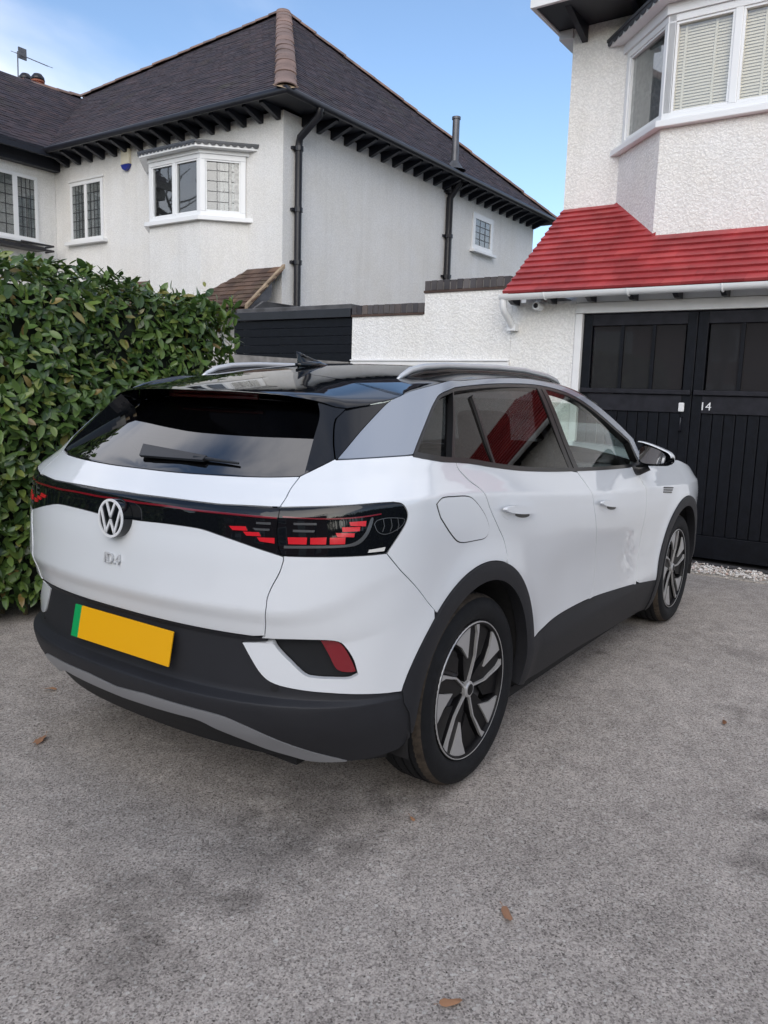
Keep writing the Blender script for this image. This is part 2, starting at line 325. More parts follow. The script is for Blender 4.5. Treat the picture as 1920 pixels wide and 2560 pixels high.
# ================================================================= TILED ROOF HELPER
def tile_slope(parent,mat,O,U,V,inside,w,gauge,umax,vmax,budget,name='tile',thick=.014,seed=1,lenk=1.55,rest='tile_field',gapw=.0018,clip0=None,tw=1.0):
    O,U,V=Vector(O),Vector(U).normalized(),Vector(V).normalized(); Nn=U.cross(V)
    if Nn.z<0: Nn=-Nn
    r=random.Random(seed); camv=co.matrix_world.translation
    items=[]
    for j in range(int(vmax/gauge)+1):
        v=j*gauge; off=(w/2 if j%2 else 0)
        for i in range(-1,int(umax/w)+2):
            u=i*w+off
            if not inside(u+w/2,v+gauge*.6): continue
            items.append((u,v))
    L_=gauge*lenk
    def verts(du=0,dn=0,rot=0):
        t0=thick*1.25
        q=[(-w/2+gapw,0,t0),(w/2-gapw,0,t0),(w/2-gapw,L_,.003),(-w/2+gapw,L_,.003)]
        vs=[]
        for a,b_,c in q: vs.append((a,b_,c+.002))
        for a,b_,c in q: vs.append((a,b_,c+thick+.002))
        return vs
    F=[(4,5,6,7),(0,1,5,4),(1,2,6,5),(3,0,4,7)]
    base=verts()
    items.sort(key=lambda it:(O+U*it[0]+V*it[1]-camv).length)
    me=None; k=0; fld=MB(); basis=Matrix((U,V,Nn)).transposed()
    if U.cross(V).dot(Nn)<0: F=[tuple(reversed(f)) for f in F]
    for idx,(u,v) in enumerate(items):
        sx_=1.0; uc=u+w/2
        if clip0 is not None and u<clip0-1e-6: sx_=(u+w-clip0)/w; uc=clip0+(u+w-clip0)/2
        c=O+U*uc+V*v+Nn*r.uniform(-.0015,.003)*tw
        ang=r.gauss(0,.012)*tw; tl=r.gauss(0,.012)*tw
        Rm=basis@(Matrix.Rotation(ang,3,'Z')@Matrix.Rotation(tl,3,'Y'))
        if idx<budget:
            if me is None:
                me=bpy.data.meshes.new(name); me.from_pydata(base,[],F); me.materials.append(mat)
            o=bpy.data.objects.new(name,me); COL.objects.link(o); o.parent=parent
            o.matrix_local=Matrix.Translation(c-org(parent))@Rm.to_4x4()@Matrix.Diagonal((sx_,1,1,1)); ORG[o.name]=org(parent)
        else:
            fld.add([Rm@Vector((q[0]*sx_,q[1],q[2]))+c for q in base],F)
    if fld.f: obj(rest,fld,mat,parent,kind='stuff')
    return items
def ridge_row(parent,mat,A,B,n,r=.11,name='ridge_tile',flat=.62,jit=.006,seed=2):
    # overlapping half-round tiles from A up to B, each a piece of its own
    A,B=Vector(A),Vector(B); D=(B-A); Lg=D.length; D.normalize(); S=D.cross(Vector((0,0,1))).normalized(); U=S.cross(D)
    rr=random.Random(seed); l=Lg/n; K=8
    vs=[];fs=[]
    for e,(d,s) in enumerate(((0,1.06),(l*1.08,.94))):
        for inn in (1,.84):
            for k in range(K+1):
                a=math.pi*k/K; vs.append((math.cos(a)*r*s*inn,d,(math.sin(a)*flat*r*s*inn)-.0))
    m=K+1
    for k in range(K):
        fs.append((k,k+1,2*m+k+1,2*m+k)); fs.append((m+k+1,m+k,3*m+k,3*m+k+1)); fs.append((k+1,k,m+k,m+k+1)); fs.append((2*m+k,2*m+k+1,3*m+k+1,3*m+k))
    me=bpy.data.meshes.new(name); me.from_pydata(vs,[],fs); me.materials.append(mat)
    bm=bmesh.new(); bm.from_mesh(me); bmesh.ops.recalc_face_normals(bm,faces=bm.faces); bm.to_mesh(me); bm.free()
    Bs=Matrix((S,D,U)).transposed()
    for i in range(n):
        o=bpy.data.objects.new(name,me); COL.objects.link(o); o.parent=parent
        c=A+D*(i*l)+U*rr.uniform(-jit,jit)
        o.matrix_local=Matrix.Translation(c-org(parent))@(Bs@Matrix.Rotation(rr.gauss(0,.02),3,'Z')).to_4x4(); ORG[o.name]=org(parent)
def plane_slab(parent,name,mat,pts,d): 
    b=MB(); b.prism(pts,d); return obj(name,b,mat,parent)
# window in a wall plane x=X facing -x: y from ya (left in view, larger) to yb
def win_x(parent,X,ya,yb,z0,z1,muls=(),fr=.05,proud=.03,sill=True,pane='pane',lead=0,leadz=0,name='window',curtain=None,sillover=.09):
    f=MB(); yl,yr=max(ya,yb),min(ya,yb)
    f.box(X-proud,X+.0,yr,yl,z1-fr,z1); f.box(X-proud,X+.0,yr,yl,z0,z0+fr)
    xs=[yl]+list(muls)+[yr]
    f.box(X-proud,X+.0,yl-fr,yl,z0+fr,z1-fr); f.box(X-proud,X+.0,yr,yr+fr,z0+fr,z1-fr)
    for q in muls: f.box(X-proud,X+.0,q-fr*.6,q+fr*.6,z0+fr,z1-fr)
    wo=obj(name,f,M['upvc'],parent,bevel=.004)
    edges=[yl-fr]+[q for mq in muls for q in (mq+fr*.6,mq-fr*.6)]+[yr+fr]
    for i in range(0,len(edges),2):
        a,b_=edges[i],edges[i+1]
        p=MB(); p.box(X-.012,X-.008,b_,a,z0+fr,z1-fr); obj('pane',p,M[pane],wo)
        if lead:
            lb=MB()
            for k in range(1,lead): 
                y=a+(b_-a)*k/lead; lb.box(X-.0165,X-.0122,y-.005,y+.005,z0+fr,z1-fr)
            for k in range(1,leadz):
                z=z0+fr+(z1-z0-2*fr)*k/leadz; lb.box(X-.0155,X-.0122,b_,a,z-.005,z+.005)
            obj('leading',lb,M['leadbar'],wo)
        if curtain:
            c=MB(); n=int((a-b_)/.02); vs=[];fs=[]
            for k in range(n+1):
                y=a+(b_-a)*k/n; xx=X-.0035+.003*math.sin(k*1.1); vs+= [(xx,y,z0+fr),(xx,y,z1-fr)]
            for k in range(n): fs.append((2*k,2*k+1,2*k+3,2*k+2))
            c.add(vs,fs); obj('curtain',c,M[curtain],wo,smooth=True)
    if sill:
        s=MB(); s.box(X-proud-.07,X,yr-sillover,yl+sillover,z0-.055,z0); obj('sill',s,M['upvc'],parent,bevel=.006)
    return wo
# ================================================================= OUR HOUSE (right)
YC=1.364; XG=4.85; XW=5.89; EX=4.60; EZ=2.42; PT=.762
house=thing('house','white roughcast house above the black garage doors, with blinds in its bay','house',(5.89,0,0))
b=MB(); b.box(XW,XW+5,-9,YC,0,5.26); obj('wall',b,M['render'],house)
# garage: front wall left of the doors, pier, lintel, side
DL,DM,DR=.663,-.382,-1.42; DT=2.236
b=MB(); b.box(XG,XG+.22,DL+.075,YC+.035,0,2.36); obj('garage_wall',b,M['render'],house)
b=MB(); b.box(XG,XG+.22,-9,DR-.075,0,2.36); obj('garage_wall',b,M['render'],house)
b=MB(); b.box(XG-.012,XG+.2,DL,DL+.07,0,DT+.0); b.box(XG-.012,XG+.2,DR-.07,DR,0,DT); b.box(XG-.012,XG+.2,DR-.07,DL+.07,DT+.004,DT+.10); obj('door_frame',b,M['white'],house,bevel=.005)
b=MB(); b.box(XG-.004,XG+.22,DR-.07,DL+.07,DT+.104,2.45); obj('fascia_board',b,M['white'],house)
b=MB(); b.prism([(EX+.03,YC,EZ-.05),(EX+.03,-9,EZ-.05),(XG-.006,-9,EZ+.10),(XG-.006,YC,EZ+.10)],(0,0,.015)); obj('soffit',b,M['soffit'],house)
b=MB(); b.box(XG+.23,XW-.01,YC-.16,YC-.0,0,2.5); obj('garage_side_wall',b,M['render'],house)
# roof structure below the red tiles
def xmax(y):
    if y>.78: return XW
    if y>.2: return XW-(.78-y)*(.61/.58)
    if y>-1.9: return 5.28
    if y>-2.48: return 5.28+(-1.9-y)*(.61/.58)
    return XW
cs=1/math.hypot(1,PT); Vv=Vector((cs,0,PT*cs)); Nn=Vector((-PT*cs,0,cs))
b=MB(); b.prism([(EX+.01,YC-.02,EZ-.018),(EX+.01,-9,EZ-.018),(XW-.005,-9,EZ-.018+(XW-EX-.015)*PT),(XW-.005,YC-.02,EZ-.018+(XW-EX-.015)*PT)],(0,0,.012)); obj('roof_deck',b,M['redtile'],house)
tile_slope(house,M['redtile'],(EX-.03,YC,EZ-.03),(0,-1,0),Vv,lambda u,v:(0<=u<=6) and (EX-.03+v*cs)<xmax(YC-u)+.02,.166,.1135,6,1.75,300,thick=.027,seed=4,rest='far_tiles',gapw=.0006,clip0=0,tw=.35)
# red flashing tiles wrapping the foot of the bay
b=MB(); b.prism([(XW-.05,.83,EZ+(XW-.05-EX)*PT+.02),(5.23,.2,EZ+(5.23-EX)*PT+.02),(5.28,.17,EZ+(5.28-EX)*PT+.05),(XW+.0,.77,EZ+(XW-EX)*PT+.05)],(0,0,.025)); obj('flashing',b,M['redtile'],house)
# gutter and its brackets
def gutter(parent,y0,y1,x,z,mat,r=.052):
    vs=[];fs=[];K=8
    for i,y in enumerate((y0,y1)):
        for k in range(K+1):
            a=math.pi*(k/K)+math.pi; vs.append((x+math.cos(a)*r,y,z+math.sin(a)*r))
        for k in range(K+1):
            a=math.pi*(1-k/K)+math.pi; vs.append((x+math.cos(a)*(r-.006),y,z+math.sin(a)*(r-.006)))
    n=2*(K+1)
    for k in range(n): fs.append((k,(k+1)%n,n+(k+1)%n,n+k))
    fs.append(tuple(range(K+1))); 
    b=MB(); b.add(vs,fs); o=obj('gutter',b,mat,parent,smooth=True,auto=40); fixn(o); return o
gutter(house,YC+.03,-9,EX-.035,EZ-.012,M['upvc'])
for y in (.93,.149,-.63,-1.41):
    b=MB(); b.lathe([(.060,-.02),(.060,.02)],(EX-.035,y,EZ-.012),'y',16); b.lathe([(.061,-.02),(.056,-.02),(.056,.02),(.061,.02)],(EX-.035,y,EZ-.012),'y',16); 
    b2=MB(); b2.tube([(EX-.035+math.cos(a)*.058,y,EZ-.012+math.sin(a)*.058) for a in np.linspace(math.pi,2*math.pi,10)],.009,6); obj('gutter_joint',b2,M['upvc'],house,smooth=False)
for y in np.arange(1.34,-3.2,-.39):
    b=MB(); b.prism([(EX+.06,y+.022,EZ-.055),(XG-.005,y+.022,EZ+.06),(XG-.005,y+.022,EZ-.085),(EX+.13,y+.022,EZ-.085)],(0,-.044,0)); obj('rafter_end',b,M['blackpipe'],house)
# white swan-neck spout under the gutter's left end
b=MB(); b.tube([(EX-.03,YC+.0,EZ-.05),(EX-.03,YC+.0,EZ-.12),(EX+.0,YC+.0,EZ-.16),(XG-.10,YC+.0,EZ-.255),(XG-.06,YC+.0,EZ-.29)],.034,12); 
b.box(XG-.085,XG-.005,YC-.045,YC+.045,EZ-.33,EZ-.27); obj('spout',b,M['upvc'],house,smooth=True,auto=40)
# doors
def garage_leaf(y0,y1,nm):
    # y0 = left edge (larger y), y1 = right edge
    d=thing('garage_door',nm,'garage door',(XG,(y0+y1)/2,0),'pair of black garage doors'); X=XG+.03
    st=.085
    f=MB(); f.box(X,X+.05,y0-st,y0,.06,DT-.006); f.box(X,X+.05,y1,y1+st,.06,DT-.006); obj('stile',f,M['blackwood'],d,bevel=.004)
    f=MB(); f.box(X,X+.05,y0-st,y1+st,2.125,DT-.006); obj('top_rail',f,M['blackpanel'],d,bevel=.004)
    f=MB(); f.box(X-.004,X+.05,y0-st,y1+st,1.345,1.50); obj('middle_rail',f,M['blackpanel'],d,bevel=.004)
    f=MB(); f.box(X-.028,X+.05,y0-.01,y1+.01,1.505,1.548); obj('sill_bar',f,M['blackpanel'],d,bevel=.006)
    f=MB(); f.box(X,X+.05,y0-st,y1+st,.06,.262); obj('bottom_rail',f,M['blackwood'],d,bevel=.004)
    W_=y0-y1-2*st; g=W_/3
    for k in (1,2):
        yy=y0-st-g*k; f=MB(); f.box(X+.004,X+.05,yy-.015,yy+.015,1.55,2.123); obj('glazing_bar',f,M['blackwood'],d)
    for k in range(3):
        a=y0-st-g*k; f=MB(); f.box(X+.024,X+.028,a-g+.016,a-.016,1.55,2.123); obj('pane',f,M['panegarage'],d)
    n=9; pw=W_/n
    me=None
    for k in range(n):
        a=y0-st-pw*k
        f=MB(); f.box(X+.012,X+.03,a-pw+.003,a-.003,.264,1.343); o=obj('plank',f,M['blackwood'],d,bevel=.004)
    return d
dl=garage_leaf(DL-.004,DM+.003,'left black garage door leaf with three panes and a white lock plate'); dr=garage_leaf(DM-.003,DR+.004,'right black garage door leaf bearing the white house number')
b=MB(); b.box(XG+.010,XG+.0255,-.325,-.275,1.355,1.435); obj('lock_plate',b,M['white'],dl,bevel=.008)
b=MB(); b.tube([(XG+.012,-.312,1.31),(XG-.02,-.312,1.30),(XG-.02,-.312,1.19),(XG+.012,-.312,1.18)],.008,8); obj('handle',b,M['blackpipe'],dl,smooth=True)
b=MB(); b.box(XG+.03,XW-.05,DR-.3,DL+.3,.0,.02); b.box(XG+1.0,XG+1.02,DR,DL,0,2.2); obj('garage_interior',b,M['room'],house)
def text(name,s,size,loc,rot,mat,parent=None,ext=.003,align='CENTER'):
    c=bpy.data.curves.new(name,'FONT'); c.body=s; c.size=size; c.extrude=ext; c.align_x=align; c.align_y='CENTER'
    t_=bpy.data.objects.new(name,c); COL.objects.link(t_); c.materials.append(mat)
    bpy.context.view_layer.update(); me=bpy.data.meshes.new_from_object(t_.evaluated_get(bpy.context.evaluated_depsgraph_get()))
    bpy.data.objects.remove(t_); bpy.data.curves.remove(c); me.name=name
    o=bpy.data.objects.new(name,me); COL.objects.link(o); o.rotation_euler=rot
    o.location=Vector(loc)-org(parent)
    if parent is not None: o.parent=parent
    return o
nb=text('house_number','14',.10,(XG+.020,-.505,1.405),(R(90),0,R(-90)),M['white'],dr)
# sensor camera under the eave
sc=thing('security_camera','small white security camera under the red roof eave','camera',(XG-.02,1.09,2.31))
b=MB(); b.lathe([(0,-.075),(.036,-.075),(.042,-.06),(.042,.03),(.03,.04),(0,.04)],(XG-.06,1.09,2.315),'x',20); obj('body',b,M['upvc'],sc,smooth=True,auto=40)
b=MB(); b.lathe([(0,-.008),(.022,-.006),(.024,0)],(XG-.137,1.09,2.315),'x',16); obj('lens',b,M['blackpipe'],sc,smooth=True)
b=MB(); b.box(XG-.05,XG-.002,1.075,1.105,2.345,2.37); obj('bracket',b,M['upvc'],sc)
# first-floor bay
BX=5.28; SZ=3.985; TZ=4.90
bay=[(XW+.01,.80),(BX,.2),(BX,-1.9),(XW+.01,-2.5)]
def ring(off): # offset outline of the bay outward
    k=off*math.tan(R(22.5)); return [(XW+.01,.80+off*1.414),(BX-off,.2+k),(BX-off,-1.9-k),(XW+.01,-2.5-off*1.414)]
b=MB(); b.prism([(x,y,2.3) for x,y in bay],(0,0,SZ-2.36)); obj('bay_wall',b,M['render'],house)
b=MB(); b.prism([(x,y,SZ-.058) for x,y in ring(.07)],(0,0,.06)); obj('bay_sill',b,M['upvc'],house,bevel=.006)
b=MB(); b.prism([(x,y,TZ+.0) for x,y in ring(.02)],(0,0,.09)); obj('bay_head',b,M['upvc'],house)
b=MB(); b.prism([(x,y,TZ+.092) for x,y in ring(.13)],(0,0,.05)); obj('bay_fascia',b,M['upvc'],house,bevel=.004)
b=MB(); b.prism([(x,y,TZ+.144) for x,y in ring(.15)],(0,0,.03)); obj('bay_roof',b,M['lead'],house)
# scalloped lead edge round the bay roof
def scallop(parent,P0_,P1_,z,n,mat,h=.055,out=(0,0)):
    m=MB(); A=Vector((*P0_,0)); B=Vector((*P1_,0)); D=(B-A)/n; nrm=Vector((D.y,-D.x,0)).normalized()
    if nrm.x>0: nrm=-nrm
    for i in range(n):
        pts=[]
        for k in range(7):
            a=math.pi*k/6; pts.append(A+D*(i+.5-.47*math.cos(a))+Vector((0,0,z-h*.45-h*.55*math.sin(a))))
        pts=[A+D*(i+.03)+Vector((0,0,z))]+pts+[A+D*(i+.97)+Vector((0,0,z))]
        m.prism(pts,nrm*.006)
    return obj('scalloped_lead',m,mat,parent)
q=ring(.135); scallop(house,q[0],q[1],TZ+.165,9,M['lead'],.07); scallop(house,q[1],q[2],TZ+.165,22,M['lead'],.07)
def bay_window(parent,A,B,z0,z1,muls,pane,mat='upvc',fr=.06,dep=.07,name='window',blind=True,lead=0,sash=True):
    # frame along A->B (plan points), A left in view
    A=Vector((*A,0)); B=Vector((*B,0)); D=B-A; L_=D.length; D.normalize(); nn=Vector((D.y,-D.x,0))
    if nn.x>0: nn=-nn
    def bar(m,u0,u1,za,zb,d0,d1):
        p=[A+D*u0-nn*d1,A+D*u1-nn*d1,A+D*u1-nn*d0,A+D*u0-nn*d0]
        m.prism([(v.x,v.y,za) for v in p],(0,0,zb-za))
    f=MB(); bar(f,0,L_,z0,z0+fr,0,dep); bar(f,0,L_,z1-fr,z1,0,dep); bar(f,0,fr,z0+fr,z1-fr,0,dep); bar(f,L_-fr,L_,z0+fr,z1-fr,0,dep)
    ed=[fr]
    for q in muls: bar(f,q-fr*.5,q+fr*.5,z0+fr,z1-fr,0,dep); ed+=[q-fr*.5,q+fr*.5]
    ed.append(L_-fr); wo=obj(name,f,M[mat],parent,bevel=.005)
    for i in range(0,len(ed),2):
        a,b_=ed[i],ed[i+1]
        if sash:
            s=MB(); e=.022
            bar(s,a,b_,z0+fr,z0+fr+e,.012,dep*.8); bar(s,a,b_,z1-fr-e,z1-fr,.012,dep*.8); bar(s,a,a+e,z0+fr+e,z1-fr-e,.012,dep*.8); bar(s,b_-e,b_,z0+fr+e,z1-fr-e,.012,dep*.8)
            obj('sash',s,M[mat],wo,bevel=.003)
        p=MB(); bar(p,a,b_,z0+fr,z1-fr,.040,.044); obj('pane',p,M[pane],wo)
        if lead:
            lb=MB(); 
            for k in range(1,3): bar(lb,a+(b_-a)*k/3-.004,a+(b_-a)*k/3+.004,z0+fr,z1-fr,.0355,.0395)
            for k in range(1,lead): zz=z0+fr+(z1-z0-2*fr)*k/lead; bar(lb,a,b_,zz-.004,zz+.004,.0365,.0395)
            obj('leading',lb,M['leadbar'],wo)
    return wo,bar
wo,_=bay_window(house,(XW-.02,.77),(BX,.2),SZ+.004,TZ,(),'pane')
b=MB(); b.add([(XW+.05,.80,SZ+.02),(BX+.065,.12,SZ+.02),(BX+.065,.12,TZ-.02),(XW+.05,.80,TZ-.02)],[(0,1,2,3)]); obj('net_curtain',b,M['curtain'],wo)
FL=2.1
wo2,_=bay_window(house,(BX,.195),(BX,-1.895),SZ+.004,TZ,(.60,1.05,1.50),'paneclear',fr=.065)
b=MB(); b.box(BX,BX+.07,.13,.196,SZ+.01,TZ-.002); obj('corner_post',b,M['upvc'],house)
# venetian blind slats behind the front panes
me=None
for k in range(31):
    z=SZ+.075+k*.0265
    if me is None:
        s=MB(); s.prism([(0,.14,0),(0,-1.85,0),(.010,-1.85,.0245),(.010,.14,.0245)],(.0012,0,0)); me=obj('slat',s,M['blind'],wo2); me.location=(BX+.066,0,z)
    else:
        c=me.copy(); COL.objects.link(c); c.parent=wo2; c.location=(BX+.066,0,z)
for y in (-.21,-.62,-.78,-1.1,-1.4,-1.75,.05):
    c=MB(); c.box(BX+.0625,BX+.0645,y-.011,y+.011,SZ+.06,TZ-.06); obj('blind_tape',c,M['blind'],wo2)
b=MB(); b.box(BX+.2,BX+.21,-1.88,.15,SZ,TZ); obj('room_back',b,M['blind'],house)
# main eave above
b=MB(); b.box(XW-.62,XW+5.3,-9.5,YC+.16,5.265,5.30); obj('eave_soffit',b,M['soffitblack'],house)
b=MB(); b.box(XW-.66,XW-.62,-9.5,YC+.20,5.25,5.42); b.box(XW-.62,XW+5.3,YC+.16,YC+.20,5.25,5.42); obj('eave_fascia',b,M['white'],house,bevel=.005)
for k in range(7):
    b=MB(); b.prism([(XW-.004,YC-.10-.6*k,5.263),(XW-.50,YC-.10-.6*k,5.263),(XW-.004,YC-.10-.6*k,5.10)],(0,-.06,0)); obj('eave_bracket',b,M['soffitblack'],house)
b=MB(); b.box(XW-.02,XW+.5,YC+.004,YC+.155,5.17,5.262); obj('eave_end',b,M['white'],house,bevel=.004)
b=MB(); zz=5.42; A=[(XW-.66,YC+.20,zz),(XW+5.3,YC+.20,zz),(XW+5.3,-9.5,zz),(XW-.66,-9.5,zz)]; ap=[(XW+2.5,-1.6,zz+2.6),(XW+2.5,-6.0,zz+2.6)]
b.add(A+ap,[(0,1,4),(1,2,5,4),(2,3,5),(3,0,4,5),(3,2,1,0)]); obj('main_roof',b,M['darktile'],house)
# ================================================================= GARDEN WALL WITH COPING, GATE
gw=thing('garden_wall','low white roughcast wall stepping up to the garage, brick coping on top','wall',(XG,2.4,0))
b=MB(); b.box(XG,XG+.2,YC+.038,2.43,0,2.505); b.box(XG,XG+.2,2.43,3.395,0,2.285); obj('wall_body',b,M['render'],gw)
b=MB(); b.box(XG-.03,XG-.001,YC+.04,3.39,1.70,1.79); b.box(XG-.045,XG-.001,YC+.04,3.39,1.792,1.81); obj('plinth_ledge',b,M['white'],gw,bevel=.006)
b=MB(); b.box(XG-.015,XG+.215,YC+.04,2.44,2.505,2.53); b.box(XG-.015,XG+.215,2.44,3.40,2.285,2.308); obj('creasing_tile',b,M['porchtile'],gw)
bm0=MB(); bm0.box(-.11,.11,-.033,.033,0,.1); 
pr=obj('brick',bm0,M['copingbrick'],None,bevel=.004); 
def place_brick(first,y,z):
    global pr
    c=pr if first else pr.copy()
    if not first: COL.objects.link(c)
    c.parent=gw; c.location=Vector((XG+.1+random.uniform(-.003,.003),y,z+random.uniform(-.002,.002)))-org(gw); c.rotation_euler=(random.gauss(0,.015),random.gauss(0,.01),random.gauss(0,.01))
fst=True
for k in range(13): place_brick(fst,2.43-.034-.0775*k,2.531); fst=False
for k in range(13): place_brick(False,3.40-.034-.0745*k,2.309)
b=MB(); b.box(XG-.0,XG+.2,YC+.04,2.43,2.53,2.61); b.box(XG,XG+.2,2.44,3.39,2.308,2.395); obj('mortar_bed',b,M['concrete'],gw)
gt=thing('side_gate','wide black boarded side gate between the white wall and the hedge','gate',(XG,4.3,0))
b=MB(); b.box(XG-.02,XG+.10,3.41,5.30,2.285,2.385); obj('top_beam',b,M['blackpipe'],gt,bevel=.006)
for k in range(5):
    z1=2.28-.099*k; b=MB(); b.box(XG+.02,XG+.045,3.405,5.30,z1-.096,z1); obj('board',b,M['blackwood'],gt,bevel=.003)
b=MB(); b.box(XG+.046,XG+.09,3.41,3.48,1.78,2.28); b.box(XG+.046,XG+.09,5.2,5.28,1.78,2.28); obj('post',b,M['blackwood'],gt)
lw=MB(); lw.prism([(XG-.05,3.405,0),(XG-.05,5.30,0),(XG-.05,5.30,1.875),(XG-.05,3.405,1.78)],(.066,0,0)); o=obj('low_wall',lw,M['concrete']); tag(o,'low grey concrete wall under the black side gate','wall')
fr_=thing('lean_to','grey felt flat roof behind the black side gate','outbuilding',(6.5,4.4,0))
b=MB(); b.box(XG+.11,10.0,3.5,5.35,2.37,2.45); b.prism([(5.2,5.34,2.45),(8.8,5.34,2.45),(8.8,5.25,2.62),(6.6,5.25,2.60),(5.4,5.28,2.60)],(0,.05,0)); obj('roof',b,M['felt'],fr_,bevel=.01)
b=MB(); b.box(XG+.25,9.9,3.5,3.6,0,2.36); b.box(9.8,9.9,3.6,5.35,0,2.36); obj('wall',b,M['render'],fr_)
# ================================================================= NEIGHBOUR'S HOUSE (left)
NY=5.415; NX=5.89; NZ=5.16; EO=.40; NB=13.9; WY=10.62; WX0=3.2
nh=thing('neighbour_house','white roughcast house with a dark tiled hipped roof, beyond the hedge','house',(NX,8,0))
b=MB(); b.box(NX,NB,NY,18.0,0,NZ-.02); obj('wall',b,M['render2'],nh)
b=MB(); b.box(WX0,NX-.003,WY,15.0,0,NZ-.02); obj('wing_wall',b,M['render2'],nh)
ex,ey,ez=NX-EO,NY-EO,NZ+.04          # eaves line
AP=Vector((9.9,9.06,8.66)); FR=Vector((ex,ey,ez)); BR=Vector((NB+EO,ey,ez)); FLc=Vector((ex,18.3,ez)); BL=Vector((NB+EO,18.3,ez))
WE=WY-EO                               # wing eave (along x)
t_=(AP-FLc); 
# wing ridge meets the front-left hip where the photograph shows the valley top
Q=FLc+t_*.583
vj=Vector((ex,WE,ez))
b=MB(); b.add([FR,BR,AP,FLc,BL,Q,vj],[(1,0,2)[::-1],(1,4,2),(0,6,5,2)[::-1],(4,3,2)]); o=obj('roof_deck',b,M['darktile'],nh)
wr=Vector((WX0-EO,Q.y,Q.z-.42)); we=Vector((WX0-EO,WE,ez)); wl=Vector((WX0-EO,2*Q.y-WE,ez)); wl2=Vector((Q.x,2*Q.y-WE,ez))
b=MB(); b.add([wr,we,vj,Q,wl,wl2],[(0,1,2,3),(0,3,5,4),(0,4,1)]); obj('wing_roof_deck',b,M['darktile'],nh)
# soffits, gutters
b=MB(); b.box(ex+.02,NX,ey+.02,WE,ez-.03,ez-.01); b.box(NX,NB+EO,ey+.02,NY,ez-.03,ez-.01); b.box(WX0-EO+.02,NX,WE+.02,WY,ez-.031,ez-.012); obj('soffit',b,M['soffitblack'],nh)
b=MB(); b.tube([(ex-.03,WE+.02,ez-.01),(ex-.03,ey-.03,ez-.01),(NB+EO,ey-.03,ez-.01)],.05,10); obj('gutter',b,M['blackpipe'],nh,smooth=True,auto=40)
b=MB(); b.box(WX0-EO-.02,ex+.3,WE-.05,WE+.0,ez-.10,ez+.02); b.box(WX0-EO,NX+.2,WY-.16,WY-.004,ez-.22,ez-.035); obj('wing_fascia',b,M['soffitblack'],nh)
br=None
def bracket(p,rot):
    global br
    if br is None:
        m=MB(); m.prism([(0,0,0),(-EO+.05,0,0),(-EO+.05,0,-.03),(-.03,0,-.145),(0,0,-.145)],(0,.065,0)); m.v=[(x,y-.0325,z) for x,y,z in m.v]; br=obj('bracket',m,M['soffitblack'],None); c=br
    else: c=br.copy(); COL.objects.link(c)
    c.parent=nh; c.location=Vector(p)-org(nh); c.rotation_euler=(0,0,rot)
for k in range(16): bracket((NX-.001,NY+.08+.315*k,ez-.031),0)
for k in range(25): bracket((NX+.40+.315*k,NY-.001,ez-.031),R(90))
# tiles on the two slopes in view and on the wing
def tri_in(pts):
    def f(u,v):
        s=None; n=len(pts)
        for i in range(n):
            a=pts[i]; c=pts[(i+1)%n]; cr=(c[0]-a[0])*(v-a[1])-(c[1]-a[1])*(u-a[0])
            if s is None: s=cr>0
            elif (cr>0)!=s: return False
        return True
    return f
def slope_tiles(O,U,pts,budget,seed,rest='tile_field',w=.165,g=.108):
    O=Vector(O); U=Vector(U).normalized(); p=[Vector(q)-O for q in pts]
    nn=(p[1]-p[0]).cross(p[2]-p[0]).normalized(); V=nn.cross(U); V=V if V.z>0 else -V
    P2=[(q.dot(U),q.dot(V)) for q in p]
    us=[a for a,_ in P2]; vs=[c for _,c in P2]
    O2=O+U*min(us); P3=[(a-min(us),c) for a,c in P2]
    return tile_slope(nh,M['darktile'],O2-V*.05,U,V,tri_in(P3),w,g,max(us)-min(us),max(vs)+.05,budget,thick=.009,seed=seed,rest=rest)
slope_tiles(FR,(0,1,0),[FR,vj,Q,AP],170,5)
slope_tiles(FR,(1,0,0),[FR,BR,AP],90,6)
slope_tiles(we,(1,0,0),[we,vj,Q,wr],40,7)
ridge_row(nh,M['hiptile'],FR+Vector((.0,.0,.02)),AP+Vector((0,0,.03)),17,r=.145,flat=.42,name='hip_tile')
ridge_row(nh,M['hiptile'],Q+Vector((0,0,.0)),AP+Vector((0,0,.0)),16,r=.12,name='ridge_tile',seed=3)
ridge_row(nh,M['hiptile'],BR+Vector((0,0,.0)),AP+Vector((0,0,.0)),20,r=.12,name='ridge_tile',seed=4)
ridge_row(nh,M['hiptile'],wr,Q,18,r=.12,name='ridge_tile',seed=5)
b=MB(); b.add([FR+Vector((-.06,-.06,-.02)),FR+Vector((.14,-.10,.05)),FR+Vector((.10,.10,.16)),FR+Vector((-.10,.14,.05))],[(0,1,2),(0,2,3),(0,3,1),(1,3,2)]); obj('hip_mortar',b,M['mortar'],nh)
# windows
win_x(nh,NX,10.17,9.30,3.80,4.75,(9.75,),fr=.055,lead=4,leadz=6,curtain='curtain')
b=MB(); b.box(NX-.02,NX-.001,9.28,10.22,4.77,4.80); obj('window_head',b,M['white'],nh)
